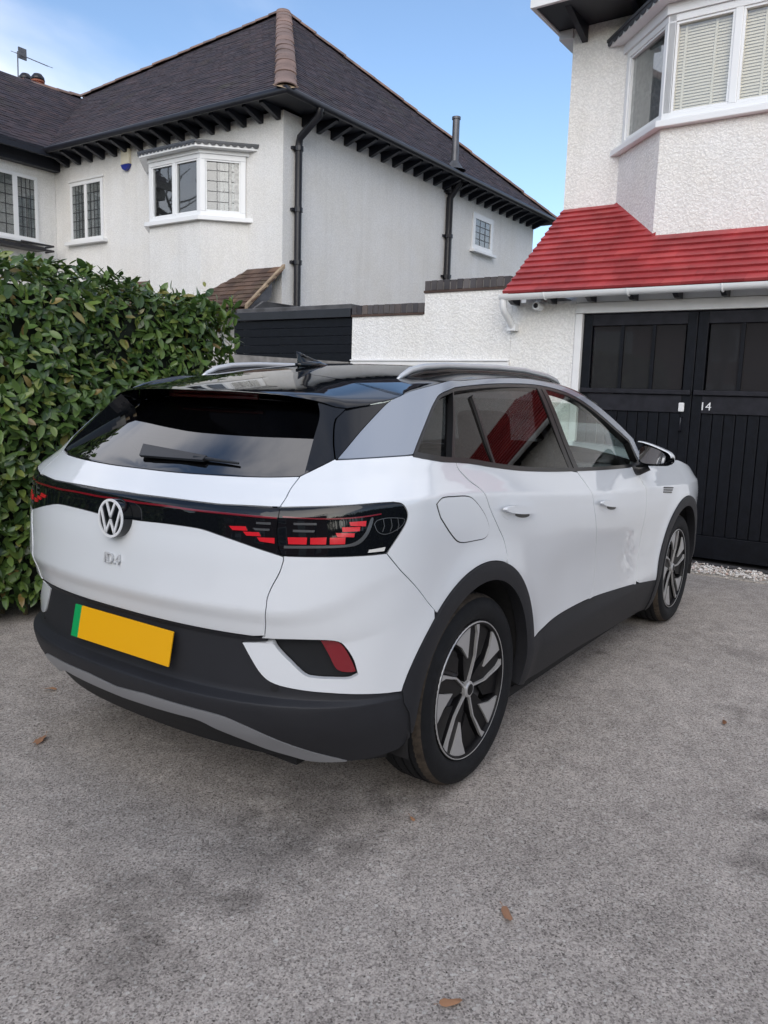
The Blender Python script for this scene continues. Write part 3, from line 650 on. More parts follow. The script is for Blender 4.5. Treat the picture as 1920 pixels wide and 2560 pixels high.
# the wing's side windows: plane y = WY facing -y
def win_y(parent,Yp,xa,xb,z0,z1,muls,fr=.055,proud=.03,lead=0,leadz=0,sill=True,curtain=None):
    f=MB(); f.box(xa,xb,Yp-proud,Yp,z1-fr,z1); f.box(xa,xb,Yp-proud,Yp,z0,z0+fr); f.box(xa,xa+fr,Yp-proud,Yp,z0+fr,z1-fr); f.box(xb-fr,xb,Yp-proud,Yp,z0+fr,z1-fr)
    ed=[xa+fr]
    for q in muls: f.box(q-.04,q+.04,Yp-proud,Yp,z0+fr,z1-fr); ed+=[q-.04,q+.04]
    ed.append(xb-fr); wo=obj('window',f,M['upvc'],parent,bevel=.004)
    for i in range(0,len(ed),2):
        a,c=ed[i],ed[i+1]; p=MB(); p.box(a,c,Yp-.012,Yp-.008,z0+fr,z1-fr); obj('pane',p,M['pane'],wo)
        if lead:
            lb=MB()
            for k in range(1,lead): lb.box(a+(c-a)*k/lead-.006,a+(c-a)*k/lead+.006,Yp-.0165,Yp-.0122,z0+fr,z1-fr)
            for k in range(1,leadz): zz=z0+fr+(z1-z0-2*fr)*k/leadz; lb.box(a,c,Yp-.0155,Yp-.0122,zz-.006,zz+.006)
            obj('leading',lb,M['leadbar'],wo)
        if curtain:
            n=24; vs=[];fs=[]
            for k in range(n+1):
                x=a+(c-a)*k/n; yy=Yp-.0035+.002*math.sin(k*1.3); vs+=[(x,yy,z0+fr),(x,yy,z1-fr)]
            for k in range(n): fs.append((2*k,2*k+1,2*k+3,2*k+2))
            cm=MB(); cm.add(vs,fs); obj('curtain',cm,M[curtain],wo,smooth=True)
    if sill:
        s=MB(); s.box(xa-.06,xb+.06,Yp-.10,Yp,z0-.05,z0); obj('sill',s,M['upvc'],parent,bevel=.006)
    return wo
YW=WY
k_=(YW-11.076)/ (11.076+2.1925)    # keep the window where the photograph's sight lines put it
def sx(x): return -2.5115+(x+2.5115)*(YW+2.1925)/(11.076+2.1925)
def sz(z): return 1.4428+(z-1.4428)*(YW+2.1925)/(11.076+2.1925)
win_y(nh,YW,sx(4.35),sx(5.83),sz(3.87),sz(4.95),(sx(4.80),sx(5.42)),lead=4,leadz=6,curtain='curtain')
b=MB(); b.tube([(sx(5.35),YW-.25,sz(3.80)),(sx(5.95),YW-.25,sz(3.80)),(sx(5.95),YW-.02,sz(3.80))],.018,6); b.tube([(sx(5.35),YW-.25,sz(3.72)),(sx(5.95),YW-.25,sz(3.72)),(sx(5.95),YW-.02,sz(3.72))],.018,6); b.box(sx(4.4),sx(5.8),YW-.25,YW,sz(3.70),sz(3.76)); obj('balcony_rail',b,M['blackpipe'],nh)
# small window on the side wall
win_y(nh,NY,11.17,11.99,4.19,4.86,(),fr=.10,lead=3,leadz=4,curtain='curtain')
# first-floor bay
bx=NX-.47
def nring(off):
    k=off*math.tan(R(22.5)); return [(NX+.01,8.06+off*1.414),(bx-off,7.60+k),(bx-off,6.52-k),(NX+.01,6.06-off*1.414)]
ns,ntp=3.80,4.63
b=MB(); b.prism([(x,y,2.4) for x,y in nring(0)],(0,0,ns-2.46)); obj('bay_wall',b,M['render2'],nh)
b=MB(); b.prism([(x,y,ns-.058) for x,y in nring(.07)],(0,0,.06)); obj('bay_sill',b,M['upvc'],nh,bevel=.006)
q=nring(0)
wa,_=bay_window(nh,q[1],q[2],ns+.004,ntp,(.54,),'pane',fr=.06,lead=0)
wb,_=bay_window(nh,q[2],(NX-.02,6.09),ns+.004,ntp,(),'pane',fr=.07,lead=5)
wc,_=bay_window(nh,(NX-.02,8.03),q[1],ns+.004,ntp,(),'pane',fr=.07)
b=MB(); b.prism([(x,y,ns) for x,y in nring(-.085)],(0,0,ntp-ns)); obj('room',b,M['room'],nh)
cu=MB(); vs=[];fs=[]
for k in range(31):
    t=k/30; x=bx+.075+(NX-.02-bx-.10)*t; y=6.545-.42*t; vs+=[(x+.012*math.sin(k*1.4)*.7,y+.02+.012*math.sin(k*1.4)*.7,ns+.05),(x+.012*math.sin(k*1.4)*.7,y+.02+.012*math.sin(k*1.4)*.7,ntp-.05)]
for k in range(14,30): fs.append((2*k,2*k+1,2*k+3,2*k+2))
cu.add(vs,fs); obj('curtain',cu,M['curtain'],wb,smooth=True)
b=MB(); b.prism([(x,y,ntp) for x,y in nring(.02)],(0,0,.05)); obj('bay_head',b,M['upvc'],nh)
b=MB(); b.prism([(x,y,ntp+.052) for x,y in nring(.13)],(0,0,.05)); obj('bay_fascia',b,M['upvc'],nh,bevel=.004)
b=MB(); b.prism([(x,y,ntp+.104) for x,y in nring(.15)],(0,0,.03)); obj('bay_roof',b,M['lead'],nh)
q=nring(.14); scallop(nh,q[0],q[1],ntp+.135,8,M['lead'],.06); scallop(nh,q[1],q[2],ntp+.135,15,M['lead'],.06); scallop(nh,q[2],q[3],ntp+.135,9,M['lead'],.06)
# tiled porch roof below the bay
px0,pz0=5.18,2.50; ps=(3.10-2.50)/(NX-px0)
pd=Vector((1,0,ps)).normalized()
b=MB(); b.prism([(px0+.02,5.40,pz0-.03),(px0+.02,8.9,pz0-.03),(NX-.002,8.9,pz0-.03+ps*(NX-px0-.02)),(NX-.002,5.40,pz0-.03+ps*(NX-px0-.02))],(0,0,.02)); obj('porch_roof_deck',b,M['porchtile'],nh)
def pin(u,v):
    y=5.42+u; x=px0+v*pd.x
    xm=NX if y<6.06 else (NX-(y-6.06) if y<6.53 else bx)
    return x<xm and 0<=u<3.4
tile_slope(nh,M['porchtile'],(px0,5.42,pz0-.012),(0,1,0),pd,pin,.165,.10,3.4,1.0,120,name='porch_tile',thick=.016,seed=9,rest='porch_tile_field')
b=MB(); b.prism([(px0-.02,5.40,pz0-.02),(NX-.01,5.40,pz0-.02+ps*(NX-px0+.01)),(NX-.01,5.40,pz0+.035+ps*(NX-px0+.01)),(px0-.02,5.40,pz0+.035)],(0,-.05,0)); obj('verge_mortar',b,M['mortar'],nh)
b=MB(); b.prism([(px0,5.40,pz0-.20),(NX-.25,5.40,pz0-.20+ps*(NX-.25-px0)),(NX-.25,5.40,pz0-.02+ps*(NX-.25-px0)),(px0,5.40,pz0-.03)],(0,-.03,0)); b.box(px0+.1,NX-.02,5.43,5.52,0,2.45); obj('porch_bargeboard',b,M['greymetal'],nh)
# things fixed to the house
def pipe(name,label,path,r,mat,collars,grp=None,cat='drainpipe'):
    t=thing(name,label,cat,path[-1],grp)
    b=MB(); b.tube(path,r,12); obj('pipe',b,mat,t,smooth=True,auto=50)
    for z in collars:
        p=Vector(path[-2]); b=MB(); b.lathe([(r*1.0,-.03),(r*1.28,-.03),(r*1.28,.03),(r*1.0,.03)],(p.x,p.y,z),'z',12); b.box(p.x-r*2,p.x+r*2,p.y+r*.3,p.y+r*1.2,z-.018,z+.018); obj('bracket',b,mat,t)
    return t
yp=NY-.06
pipe('drainpipe','black drainpipe with a swan neck at the front corner of the white side wall',[(6.13,ey-.03,ez-.05),(6.13,ey-.02,ez-.13),(6.13,yp-.03,ez-.36),(6.14,yp,ez-.45),(6.14,yp,4.0),(6.14,yp,2.60)],.050,M['blackpipe'],(4.70,3.90,3.2),'black drainpipes on the white side wall')
pipe('drainpipe','straight black drainpipe below the roof flue, halfway along the side wall',[(10.22,yp-.2,ez-.04),(10.22,yp,ez-.30),(10.22,yp,4.0),(10.22,yp,2.46)],.062,M['blackpipe'],(5.0,4.25,3.55),'black drainpipes on the white side wall')
fl=thing('flue_pipe','tall grey flue pipe rising through the eave of the tiled roof','flue',(9.95,5.13,5.2))
b=MB(); b.lathe([(.0,.88),(.075,.88),(.075,.84),(.062,.84),(.062,-.05)],(9.95,5.13,5.27),'z',16); obj('pipe',b,M['greymetal'],fl,smooth=True,auto=40)
b=MB(); b.lathe([(.064,.10),(.15,-.02),(.20,-.05)],(9.95,5.13,5.33),'z',16); obj('lead_collar',b,M['lead'],fl,smooth=True)
al=thing('alarm_box','cream and blue burglar alarm box under the eave of the white house','alarm box',(NX,8.68,4.95))
b=MB(); b.box(NX-.06,NX,8.585,8.775,4.865,5.09); obj('cover',b,M['cream'],al,bevel=.012)
b=MB(); b.prism([(NX-.062,8.575,4.863),(NX-.062,8.785,4.863),(NX-.062,8.74,4.795),(NX-.062,8.68,4.77),(NX-.062,8.62,4.795)],(.06,0,0)); obj('lamp_base',b,M['bluebox'],al,bevel=.008)
ch=thing('chimney','brick chimney top with two terracotta pots behind the wing roof','chimney',(9,16.2,7))
b=MB(); b.box(8.7,9.3,15.7,16.75,6.2,8.10); obj('stack',b,M['terracotta'],ch)
for y,h in ((16.42,.42),(15.92,.32)):
    b=MB(); b.lathe([(.13,0),(.15,.05),(.11,.08),(.12,h-.06),(.15,h-.04),(.15,h),(.11,h),(.10,.1)],(9.,y,8.10),'z',14); po=obj('chimney_pot',b,M['terracotta'],ch,smooth=True,auto=40)
    b=MB(); b.lathe([(.0,.16),(.09,.14),(.145,.07),(.16,.0),(.12,-.01)],(9.,y,8.10+h),'z',14); obj('cowl',b,M['blackpipe'],po,smooth=True)
ae=thing('tv_aerial','thin television aerial on a mast beside the chimney pots','aerial',(9.0,16.72,7.9))
b=MB(); b.tube([(9,16.74,8.0),(9,16.71,9.22)],.014,6); obj('mast',b,M['greymetal'],ae)
b=MB(); b.tube([(9,16.78,9.20),(9,15.52,8.66)],.011,6); obj('boom',b,M['greymetal'],ae)
b=MB()
for k in range(7):
    t=.12+k*.13; p=Vector((9,16.78,9.20)).lerp(Vector((9,15.52,8.66)),t); b.tube([p+Vector((-.22,0,0)),p+Vector((.22,0,0))],.006,5)
b.box(8.9,9.1,16.50,16.53,9.0,9.25); obj('elements',b,M['greymetal'],ae)
# ================================================================= HEDGE
def leafmat():
    m,nt,p=newmat('laurel_leaf'); l=nt.links
    g=nd(nt,'ShaderNodeNewGeometry'); oi=nd(nt,'ShaderNodeObjectInfo')
    ad=nd(nt,'ShaderNodeMath',operation='ADD'); l.new(g.outputs['Random Per Island'],ad.inputs[0]); l.new(oi.outputs['Random'],ad.inputs[1])
    fr=nd(nt,'ShaderNodeMath',operation='FRACT'); l.new(ad.outputs[0],fr.inputs[0])
    cr=nd(nt,'ShaderNodeValToRGB'); e=cr.color_ramp.elements
    cols=[(0,(.030,.062,.018)),(.3,(.055,.108,.026)),(.6,(.095,.165,.040)),(.85,(.15,.225,.055)),(.965,(.20,.23,.055)),(1,(.24,.16,.06))]
    while len(e)<len(cols): e.new(.5)
    for i,(q,c) in enumerate(cols): e[i].position=q; e[i].color=(*c,1)
    l.new(fr.outputs[0],cr.inputs[0]); l.new(cr.outputs[0],p.inputs['Base Color'])
    p.inputs['Roughness'].default_value=.28; p.inputs['Specular IOR Level'].default_value=.5
    p.inputs['Subsurface Weight'].default_value=0
    tr=nd(nt,'ShaderNodeBsdfTranslucent'); l.new(cr.outputs[0],tr.inputs[0]); mx=nd(nt,'ShaderNodeMixShader'); mx.inputs[0].default_value=.18
    l.new(p.outputs[0],mx.inputs[1]); l.new(tr.outputs[0],mx.inputs[2]); l.new(mx.outputs[0],nt.nodes['Material Output'].inputs[0])
    return m
M['leaf']=leafmat()
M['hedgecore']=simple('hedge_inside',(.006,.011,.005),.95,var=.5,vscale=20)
M['stem']=simple('hedge_stem',(.10,.085,.05),.8,var=.3)
def leaf_geo(r):
    L_=r.uniform(.058,.100); W_=L_*r.uniform(.20,.27); cu=r.uniform(-.25,.35); fo=r.uniform(.15,.5)
    xs=[0,.18,.45,.75,1]; ws=[0.03,.75,1,.72,.02]; vs=[]
    for t,q in zip(xs,ws):
        z=-cu*L_*t*t; vs+=[(t*L_,-W_*q,z+fo*W_*q),(t*L_,0,z),(t*L_,W_*q,z+fo*W_*q)]
    fs=[]
    for i in range(4):
        a=3*i; fs+=[(a,a+3,a+4,a+1),(a+1,a+4,a+5,a+2)]
    return vs,fs
hx0,hx1,hy0,hy1,hz=-3.6,1.80,2.20,3.15,2.10
hd=thing('hedge','tall clipped laurel hedge with glossy green leaves along the drive','hedge',(0,2.7,0))
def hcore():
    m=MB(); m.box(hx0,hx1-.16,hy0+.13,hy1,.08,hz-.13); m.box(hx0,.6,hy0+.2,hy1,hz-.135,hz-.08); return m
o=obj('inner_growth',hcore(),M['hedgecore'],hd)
def hedge():
    r=random.Random(21); items=[]
    def bulge(x,z): return .05*math.sin(x*2.3+z*1.1)+.035*math.sin(x*5.1-z*3.7)+.02*math.sin(z*6+x)
    def put(p,n,k):
        p=Vector(p); n=Vector(n).normalized()
        d=Vector((r.gauss(0,1),r.gauss(0,1),r.gauss(0,1))); d=(d-n*d.dot(n)).normalized()
        out=r.uniform(.05,.75); X_=(d+n*out+Vector((0,0,r.uniform(-.15,.35)))).normalized()
        up=(n*r.uniform(.5,1.2)+Vector((r.gauss(0,.35),r.gauss(0,.35),r.gauss(.35,.35)))); up=(up-X_*up.dot(X_)).normalized()
        Y_=up.cross(X_); items.append((p,Matrix((X_,Y_,up)).transposed()))
    for i in range(13500):      # front face
        x=r.uniform(hx0,hx1); z=r.uniform(.10,hz)
        z=z*(1+.033*min(1,max(0,(1.2-x)/1.5))); dep=abs(r.gauss(0,.055)); low=.10*max(0,(.55-z)/.55)
        e=max(0,x-(hx1-.30))/.30; ez_=max(0,z-(hz-.22))/.22
        put((x,hy0+dep-bulge(x,z)+low+.24*e*e+.16*ez_*ez_,z),(-.0+.9*e,-1,.25+.9*ez_),0)
    for i in range(3600):      # top
        x=r.uniform(hx0,hx1); y=r.uniform(hy0+.02,hy1+.05); e=max(0,x-(hx1-.25))/.25
        put((x,y,hz+.07*min(1,max(0,(1.2-x)/1.5))-abs(r.gauss(0,.04))+.03*math.sin(x*3.1)+.025*math.sin(y*7+x*5)-.10*e*e+.02*r.random()-.10*max(0,(hy0+.18-y)/.18)**2),(.5*e,-.1,1),1)
    for i in range(2400):      # far end
        y=r.uniform(hy0,hy1); z=r.uniform(.1,hz)
        put((hx1-abs(r.gauss(0,.06))+.05*math.sin(z*4+y*3),y,z),(1,-.25,.25),2)
    for i in range(36):       # shoots above the clip line
        x=r.uniform(hx0,hx1-.1); y=r.uniform(hy0+.0,hy0+.6); h=r.uniform(.02,.08)
        for q in range(3): put((x+r.gauss(0,.015),y+r.gauss(0,.015),hz+h*q/2),(r.gauss(0,.6),r.gauss(0,.6),.6),3)
    cv=co.matrix_world.translation
    # the largest in the picture: near, and on the face towards the camera
    def key(it):
        p=it[0]; d=(p-cv).length
        inview= p.x>-.55 and p.z>.25
        return d+(0 if inview else 50)
    items.sort(key=key)
    variants=[]
    for k in range(4):
        vs,fs=leaf_geo(r); me=bpy.data.meshes.new('leaf'); me.from_pydata(vs,[],fs); me.materials.append(M['leaf']); me.polygons.foreach_set('use_smooth',[True]*len(fs)); variants.append(me)
    for p,Rm in items[:300]:
        me=r.choice(variants); o=bpy.data.objects.new('leaf',me); COL.objects.link(o); o.parent=hd
        s=r.uniform(.85,1.2); o.matrix_local=Matrix.Translation(p-org(hd))@Rm.to_4x4()@Matrix.Scale(s,4)
    m=MB()
    for p,Rm in items[300:]:
        vs,fs=leaf_geo(r); m.add([Rm@Vector(q)+p for q in vs],fs)
    obj('foliage',m,M['leaf'],hd,smooth=True,kind='stuff')
    st=MB()
    for i in range(46):
        x=r.uniform(hx0,hx1-.1); y=r.uniform(hy0+.18,hy1-.1); st.tube([(x,y,0),(x+r.gauss(0,.04),y-.03,.35),(x+r.gauss(0,.08),y-.05,.8)],[.016,.012,.007],5)
    obj('stem',st,M['stem'],hd)
hedge()
# ================================================================= FALLEN LEAVES
def dead_leaf(x,y,rot,s,label,seed,lobed=False):
    r=random.Random(seed); n=14; vs=[(0,0,.012)];fs=[]
    for k in range(n):
        a=2*math.pi*k/n; rad=(.5+.5*abs(math.cos(a))**.8)
        if lobed: rad*=1-.28*(k%2)
        vs.append((math.cos(a)*rad*s*1.0,math.sin(a)*rad*s*.55,.004+s*.22*(math.sin(a*2+seed)*.5+.5)*r.uniform(.5,1.2)))
    for k in range(n): fs.append((0,1+k,1+(k+1)%n))
    vs+=[(s*.9,0,.006),(s*1.5,.15*s,.012),(s*1.5,.15*s+.003,.012)]; fs.append((n+1,n+2,n+3))
    c,s_=math.cos(rot),math.sin(rot); m=MB(); m.add([(x+a*c-b_*s_,y+a*s_+b_*c,z) for a,b_,z in vs],fs)
    o=obj('fallen_leaf',m,M['deadleaf'],None,smooth=True); o['label']=label; o['category']='leaf'; o['group']='brown leaves fallen on the drive'; return o
M['deadleaf']=tilemat('dead_leaf',[(.22,.10,.05),(.36,.19,.10),(.28,.16,.11)],rough=.7,bump=.4)
dead_leaf(-.785,.664,.5,.048,'jagged pinkish brown leaf on the drive left of the rear bumper',3,True)
dead_leaf(-.44,1.13,2.2,.03,'small dark curled leaf on the drive beside the hedge foot',5)
dead_leaf(-.36,-.866,1.0,.016,'tiny brown leaf just behind the rear wheel',6)
dead_leaf(-.623,-1.351,.75,.032,'narrow rust brown leaf alone on the open drive',8)
dead_leaf(-1.0,-1.388,2.4,.030,'pale orange curled leaf nearest the photographer',9)
dead_leaf(1.211,-1.546,.2,.026,'pale leaf on the drive beside the car, right of the wheels',12)


CARDATA={'shut_hi':[[0.4417,1.1819],[0.4253,1.1448],[0.4174,1.1055],[0.4196,1.0961]],'lamp_split':[[0.4196,1.0961],[0.4216,1.0709],[0.4185,1.0351],[0.4249,0.9855],[0.4386,0.9572]],'shut_lo':[[0.4457,0.9533],[0.4452,0.9389],[0.4375,0.9059],[0.4197,0.8645],[0.4087,0.827],[0.4066,0.7864],[0.3898,0.703]],'tg_bot':[[0.3898,0.703],[0.2512,0.7043],[0.1133,0.699],[0.0043,0.6975]],'glass_base':[[0.4417,1.1819],[0.3395,1.1742],[0.2009,1.169],[0.0647,1.1655],[0.001,1.1661]],'bar_top':[[0.4196,1.0961],[0.3457,1.0954],[0.2642,1.0923],[0.2448,1.0919],[0.1116,1.0934],[0.0309,1.0923]],'bar_bot':[[0.4386,0.9572],[0.4251,0.9605],[0.371,0.9739],[0.3087,0.9903],[0.2576,1.0032],[0.2238,1.0116],[0.1904,1.0162],[0.1082,1.0162],[0.0283,1.0108]],'lamp_top':[[0.4196,1.0961],[0.4988,1.102],[0.6126,1.1092],[0.7142,1.1161],[0.7814,1.118]],'lamp_tip':[[0.7814,1.118],[0.8169,1.1126],[0.8385,1.0961],[0.8479,1.0758],[0.842,1.051],[0.8175,1.0165],[0.7784,0.9679]],'lamp_bot':[[0.7784,0.9679],[0.7136,0.9655],[0.5922,0.962],[0.5175,0.9597],[0.4386,0.9572]],'seam':[[0.7802,0.9657],[0.8553,0.8968],[0.9335,0.825],[0.9923,0.7582]],'white_bot':[[0.8718,0.5121],[0.6161,0.5295],[0.4973,0.5368],[0.4152,0.5489],[0.3746,0.5744],[0.341,0.6236],[0.3149,0.6697]],'pocket_ll':[[0.4056,0.6836],[0.4255,0.658],[0.4636,0.6234],[0.5063,0.5882],[0.5412,0.5808],[0.605,0.5789],[0.6554,0.5788],[0.6835,0.5892]],'pocket_r':[[0.6835,0.5892],[0.6645,0.6364],[0.6318,0.6793],[0.5972,0.6996],[0.4966,0.701],[0.4167,0.6964]],'arch_lo':[[0.8713,0.5121],[0.8969,0.5944],[0.9414,0.6753],[0.9874,0.7411]],'belt':[[0.8296,1.2465],[1.0251,1.2193],[1.1221,1.188],[1.2043,1.1621],[1.3038,1.1394],[1.4177,1.1202],[1.5492,1.1016],[1.6798,1.0881]],'arc_lo':[[0.8288,1.2494],[0.846,1.3107],[0.8719,1.3881],[0.8881,1.4174],[0.909,1.4408],[0.9594,1.4567],[1.0472,1.4787],[1.1536,1.4933],[1.269,1.4963],[1.363,1.4802],[1.4463,1.4458],[1.5362,1.3811],[1.6336,1.293],[1.7065,1.2235]],'arc_hi':[[0.5427,1.2338],[0.563,1.2637],[0.5973,1.3164],[0.6356,1.3664],[0.6794,1.4138],[0.7225,1.4339],[0.7758,1.4546],[0.9626,1.4925],[1.021,1.4962],[1.119,1.5132],[1.2169,1.5215],[1.3147,1.5149],[1.4191,1.4887],[1.5232,1.4289],[1.6398,1.3297],[1.7339,1.2313]],'cbase':[[0.8247,1.248],[0.6984,1.2424],[0.5431,1.2325]],'door_r':[[1.0251,1.2193],[1.0341,1.1936],[1.0626,1.1522],[1.0921,1.1121],[1.1123,1.043],[1.1359,0.9725],[1.1532,0.9157],[1.1616,0.8472]],'door_f':[[1.4166,1.112],[1.4428,1.0425],[1.4556,0.9604],[1.4763,0.8432],[1.4986,0.6904],[1.4998,0.5552],[1.4816,0.4838]],'skirt_top':[[1.2539,0.457],[1.2926,0.4708],[1.3372,0.4896],[1.3922,0.4955],[1.4773,0.4914],[1.5723,0.4712],[1.7025,0.4359],[1.8349,0.3867]],'skirt_bot':[[1.2409,0.2677],[1.3126,0.2461],[1.4302,0.2456],[1.5244,0.2352],[1.7652,0.1944],[1.9237,0.1975]],'wing_in':[[0.4518,1.1858],[0.449,1.2948],[0.4473,1.3616],[0.4265,1.4088]],'wing_out':[[0.4417,1.1819],[0.5367,1.235]],'fin':[[0.5367,1.235],[0.5151,1.2897],[0.5033,1.3542],[0.5325,1.3901],[0.6663,1.4167]],'spoil_edge':[[0.0018,1.4338],[0.1253,1.4337],[0.2498,1.4294],[0.3311,1.424],[0.4258,1.4111],[0.4903,1.3951],[0.5325,1.3901]],'roof_seam':[[0.6963,1.4997],[0.7218,1.478],[0.7391,1.444]],'flap':[[0.9746,1.1004],[0.9965,1.1183],[1.0225,1.1159],[1.0534,1.1083],[1.0723,1.0871],[1.0984,1.0326],[1.112,0.978],[1.1037,0.9469],[1.0798,0.9465],[1.0449,0.9546],[1.0242,0.9889],[0.998,1.0515]],'handle_r':[[1.143,1.0487],[1.1576,1.0499],[1.2027,1.0232],[1.2162,1.004],[1.2127,0.9924],[1.1865,1.0107],[1.1586,1.0298]],'handle_rec':[[1.1362,1.0618],[1.1847,1.0476],[1.2203,1.0162],[1.2259,0.9842],[1.1933,0.9857],[1.1597,1.0066]],'handle_f':[[1.4719,0.9718],[1.4933,0.9721],[1.5436,0.9481],[1.5614,0.9265],[1.5546,0.9131],[1.5215,0.933],[1.4811,0.9545]],'redblocks':[[[0.4526,1.0124],[0.5074,1.0147],[0.5075,0.9958],[0.4559,0.9941]],[[0.5183,1.0141],[0.5662,1.0168],[0.5668,0.9981],[0.5203,0.9964]],[[0.5777,1.016],[0.6263,1.0185],[0.6269,1.0001],[0.5801,0.9984]],[[0.5952,1.0304],[0.655,1.0298],[0.6543,1.0203],[0.6003,1.021]],[[0.6129,1.0472],[0.6709,1.0484],[0.6703,1.0378],[0.6161,1.0353]],[[0.6351,1.0625],[0.6897,1.0658],[0.6892,1.0517],[0.64,1.053]]],'redblocks_in':[[[0.2875,1.0323],[0.3308,1.0357],[0.3362,1.0239],[0.2962,1.0223]],[[0.3264,1.0194],[0.3683,1.0211],[0.374,1.0109],[0.3354,1.0094]],[[0.3659,1.0058],[0.4133,1.0079],[0.4146,0.9926],[0.3735,0.9957]]],'greybars':[[[0.4663,1.0566],[0.5335,1.0589],[0.5337,1.0525],[0.4664,1.0502]],[[0.4651,1.0363],[0.5291,1.0375],[0.5278,1.0311],[0.4654,1.0292]]],'greybars_in':[[[0.3608,1.0521],[0.4012,1.0535],[0.4012,1.0464],[0.3608,1.0457]],[[0.351,1.0333],[0.3981,1.0344],[0.3984,1.0283],[0.3579,1.0267]]],'reflband':[[0.4427,0.9875],[0.5356,0.9924],[0.6273,0.9973],[0.6664,1.0079],[0.6921,1.0323],[0.7058,1.0726],[0.7147,1.0699],[0.7034,1.0286],[0.6758,0.9999],[0.6322,0.9902],[0.5365,0.9847],[0.4436,0.9797]],'clip':[[0.7118,0.9812],[0.7699,0.9874],[0.7667,0.9759],[0.7084,0.9733]],'red_line':[[0.0376,1.0688],[0.1191,1.0706],[0.1851,1.0688],[0.2843,1.0688],[0.4182,1.0674]],'red_line_l':[[0.4345,1.0717],[0.5081,1.0713],[0.5808,1.0725],[0.6579,1.0766],[0.7413,1.0859]],'lampdet':[[0.7186,1.0564],[0.7301,1.0685],[0.7699,1.0743],[0.8285,1.0697],[0.8358,1.0568],[0.8141,1.0383],[0.7686,1.0246],[0.7355,1.033]],'reflector':[[0.5507,0.695],[0.5965,0.6963],[0.6321,0.6755],[0.6752,0.609],[0.6718,0.5936],[0.612,0.6013],[0.5766,0.6524]],'strip_top':[[0.0663,0.4429],[0.1334,0.4418],[0.2709,0.4362],[0.3354,0.4151],[0.3977,0.3833],[0.4615,0.3505],[0.5305,0.3216],[0.6435,0.2861]],'strip_bot':[[0.0479,0.386],[0.1885,0.3948],[0.25,0.3698],[0.3112,0.3445],[0.3737,0.3153],[0.4445,0.2957],[0.5205,0.277],[0.6428,0.2804]],'val_bot':[[0.0633,0.2778],[0.2094,0.2756],[0.3763,0.2744]],'bump_low':[[0.6428,0.2804],[0.7503,0.2864],[0.8566,0.3067]],'ledge':[[0.1307,0.4968],[0.2671,0.4975],[0.4061,0.498],[0.5518,0.4985],[0.7087,0.504]],'grille':[[1.8352,0.9472],[1.9003,0.9313],[1.8831,0.8947],[1.8302,0.9112]],'win_div1':[[0.9922,1.4354],[1.0226,1.2227]],'win_div2':[[1.055,1.4445],[1.1355,1.1904]],'bpil':[[1.2766,1.4782],[1.3229,1.3002],[1.3825,1.1391],[1.4228,1.1319],[1.3478,1.3319],[1.3087,1.4799]]}
def pchip(K):
    xs=np.array([k[0] for k in K],float); ys=np.array([k[1] for k in K],float)
    h=np.diff(xs); d=np.diff(ys)/h
    m=np.zeros(len(xs)); m[0]=d[0]; m[-1]=d[-1]
    for i in range(1,len(xs)-1):
        if d[i-1]*d[i]>0:
            w1=2*h[i]+h[i-1]; w2=h[i]+2*h[i-1]; m[i]=(w1+w2)/(w1/d[i-1]+w2/d[i])
    def f(x):
        x=np.asarray(x,float); xc=np.clip(x,xs[0],xs[-1])
        i=np.clip(np.searchsorted(xs,xc,side='right')-1,0,len(h)-1)
        t=(xc-xs[i])/h[i]; t2=t*t; t3=t2*t
        return ys[i]*(2*t3-3*t2+1)+m[i]*h[i]*(t3-2*t2+t)+ys[i+1]*(-2*t3+3*t2)+m[i+1]*h[i]*(t3-t2)
    return f
def sst(x,a,b):
    t=np.clip((np.asarray(x,float)-a)/(b-a),0,1); return t*t*(3-2*t)
fW=pchip([(.12,.79),(.2,.845),(.27,.876),(.34,.893),(.42,.905),(.55,.908),(.7,.914),(.85,.922),(.95,.924),(1.02,.922),(1.048,.9200),(1.055,.9182),(1.075,.9075),(1.10,.8945),(1.14,.8775),(1.17,.8675),(1.20,.8560),(1.24,.8405),(1.3,.8165),(1.36,.7910),(1.42,.7640),(1.47,.7390),(1.52,.704),(1.58,.635)])
fXr=pchip([(.12,-.66),(.2,-.73),(.26,-.78),(.32,-.825),(.38,-.872),(.44,-.903),(.484,-.913),(.492,-.912),(.500,-.888),(.507,-.868),(.53,-.862),(.62,-.860),(.674,-.859),(.690,-.868),(.70,-.873),(.74,-.886),(.782,-.9040),(.788,-.9050),(.794,-.9050),(.80,-.9044),(.85,-.8995),(.93,-.892),(.97,-.886),(.995,-.882),(1.04,-.878),(1.065,-.877),(1.085,-.870),(1.11,-.843),(1.15,-.80),(1.17,-.778),(1.2,-.755),(1.3,-.672),(1.41,-.578),(1.5,-.50),(1.58,-.42)])
fXa=pchip([(.12,-.30),(.5,-.36),(.9,-.36),(1.1,-.34),(1.2,-.26),(1.4,-.05),(1.58,.12)])
fN=pchip([(.12,2.4),(.5,2.5),(1.0,2.5),(1.2,2.40),(1.58,2.1)])
fXf=pchip([(.12,3.40),(.2,3.50),(.3,3.57),(.5,3.68),(.7,3.67),(.8,3.64),(.9,3.57),(1.0,3.46),(1.1,3.3),(1.58,3.3)])
fcr=pchip([(-.9,1.155),(-.55,1.142),(-.05,1.109),(1.05,1.014),(2.17,.952),(2.8,.925),(3.6,.89)])
XB=2.72
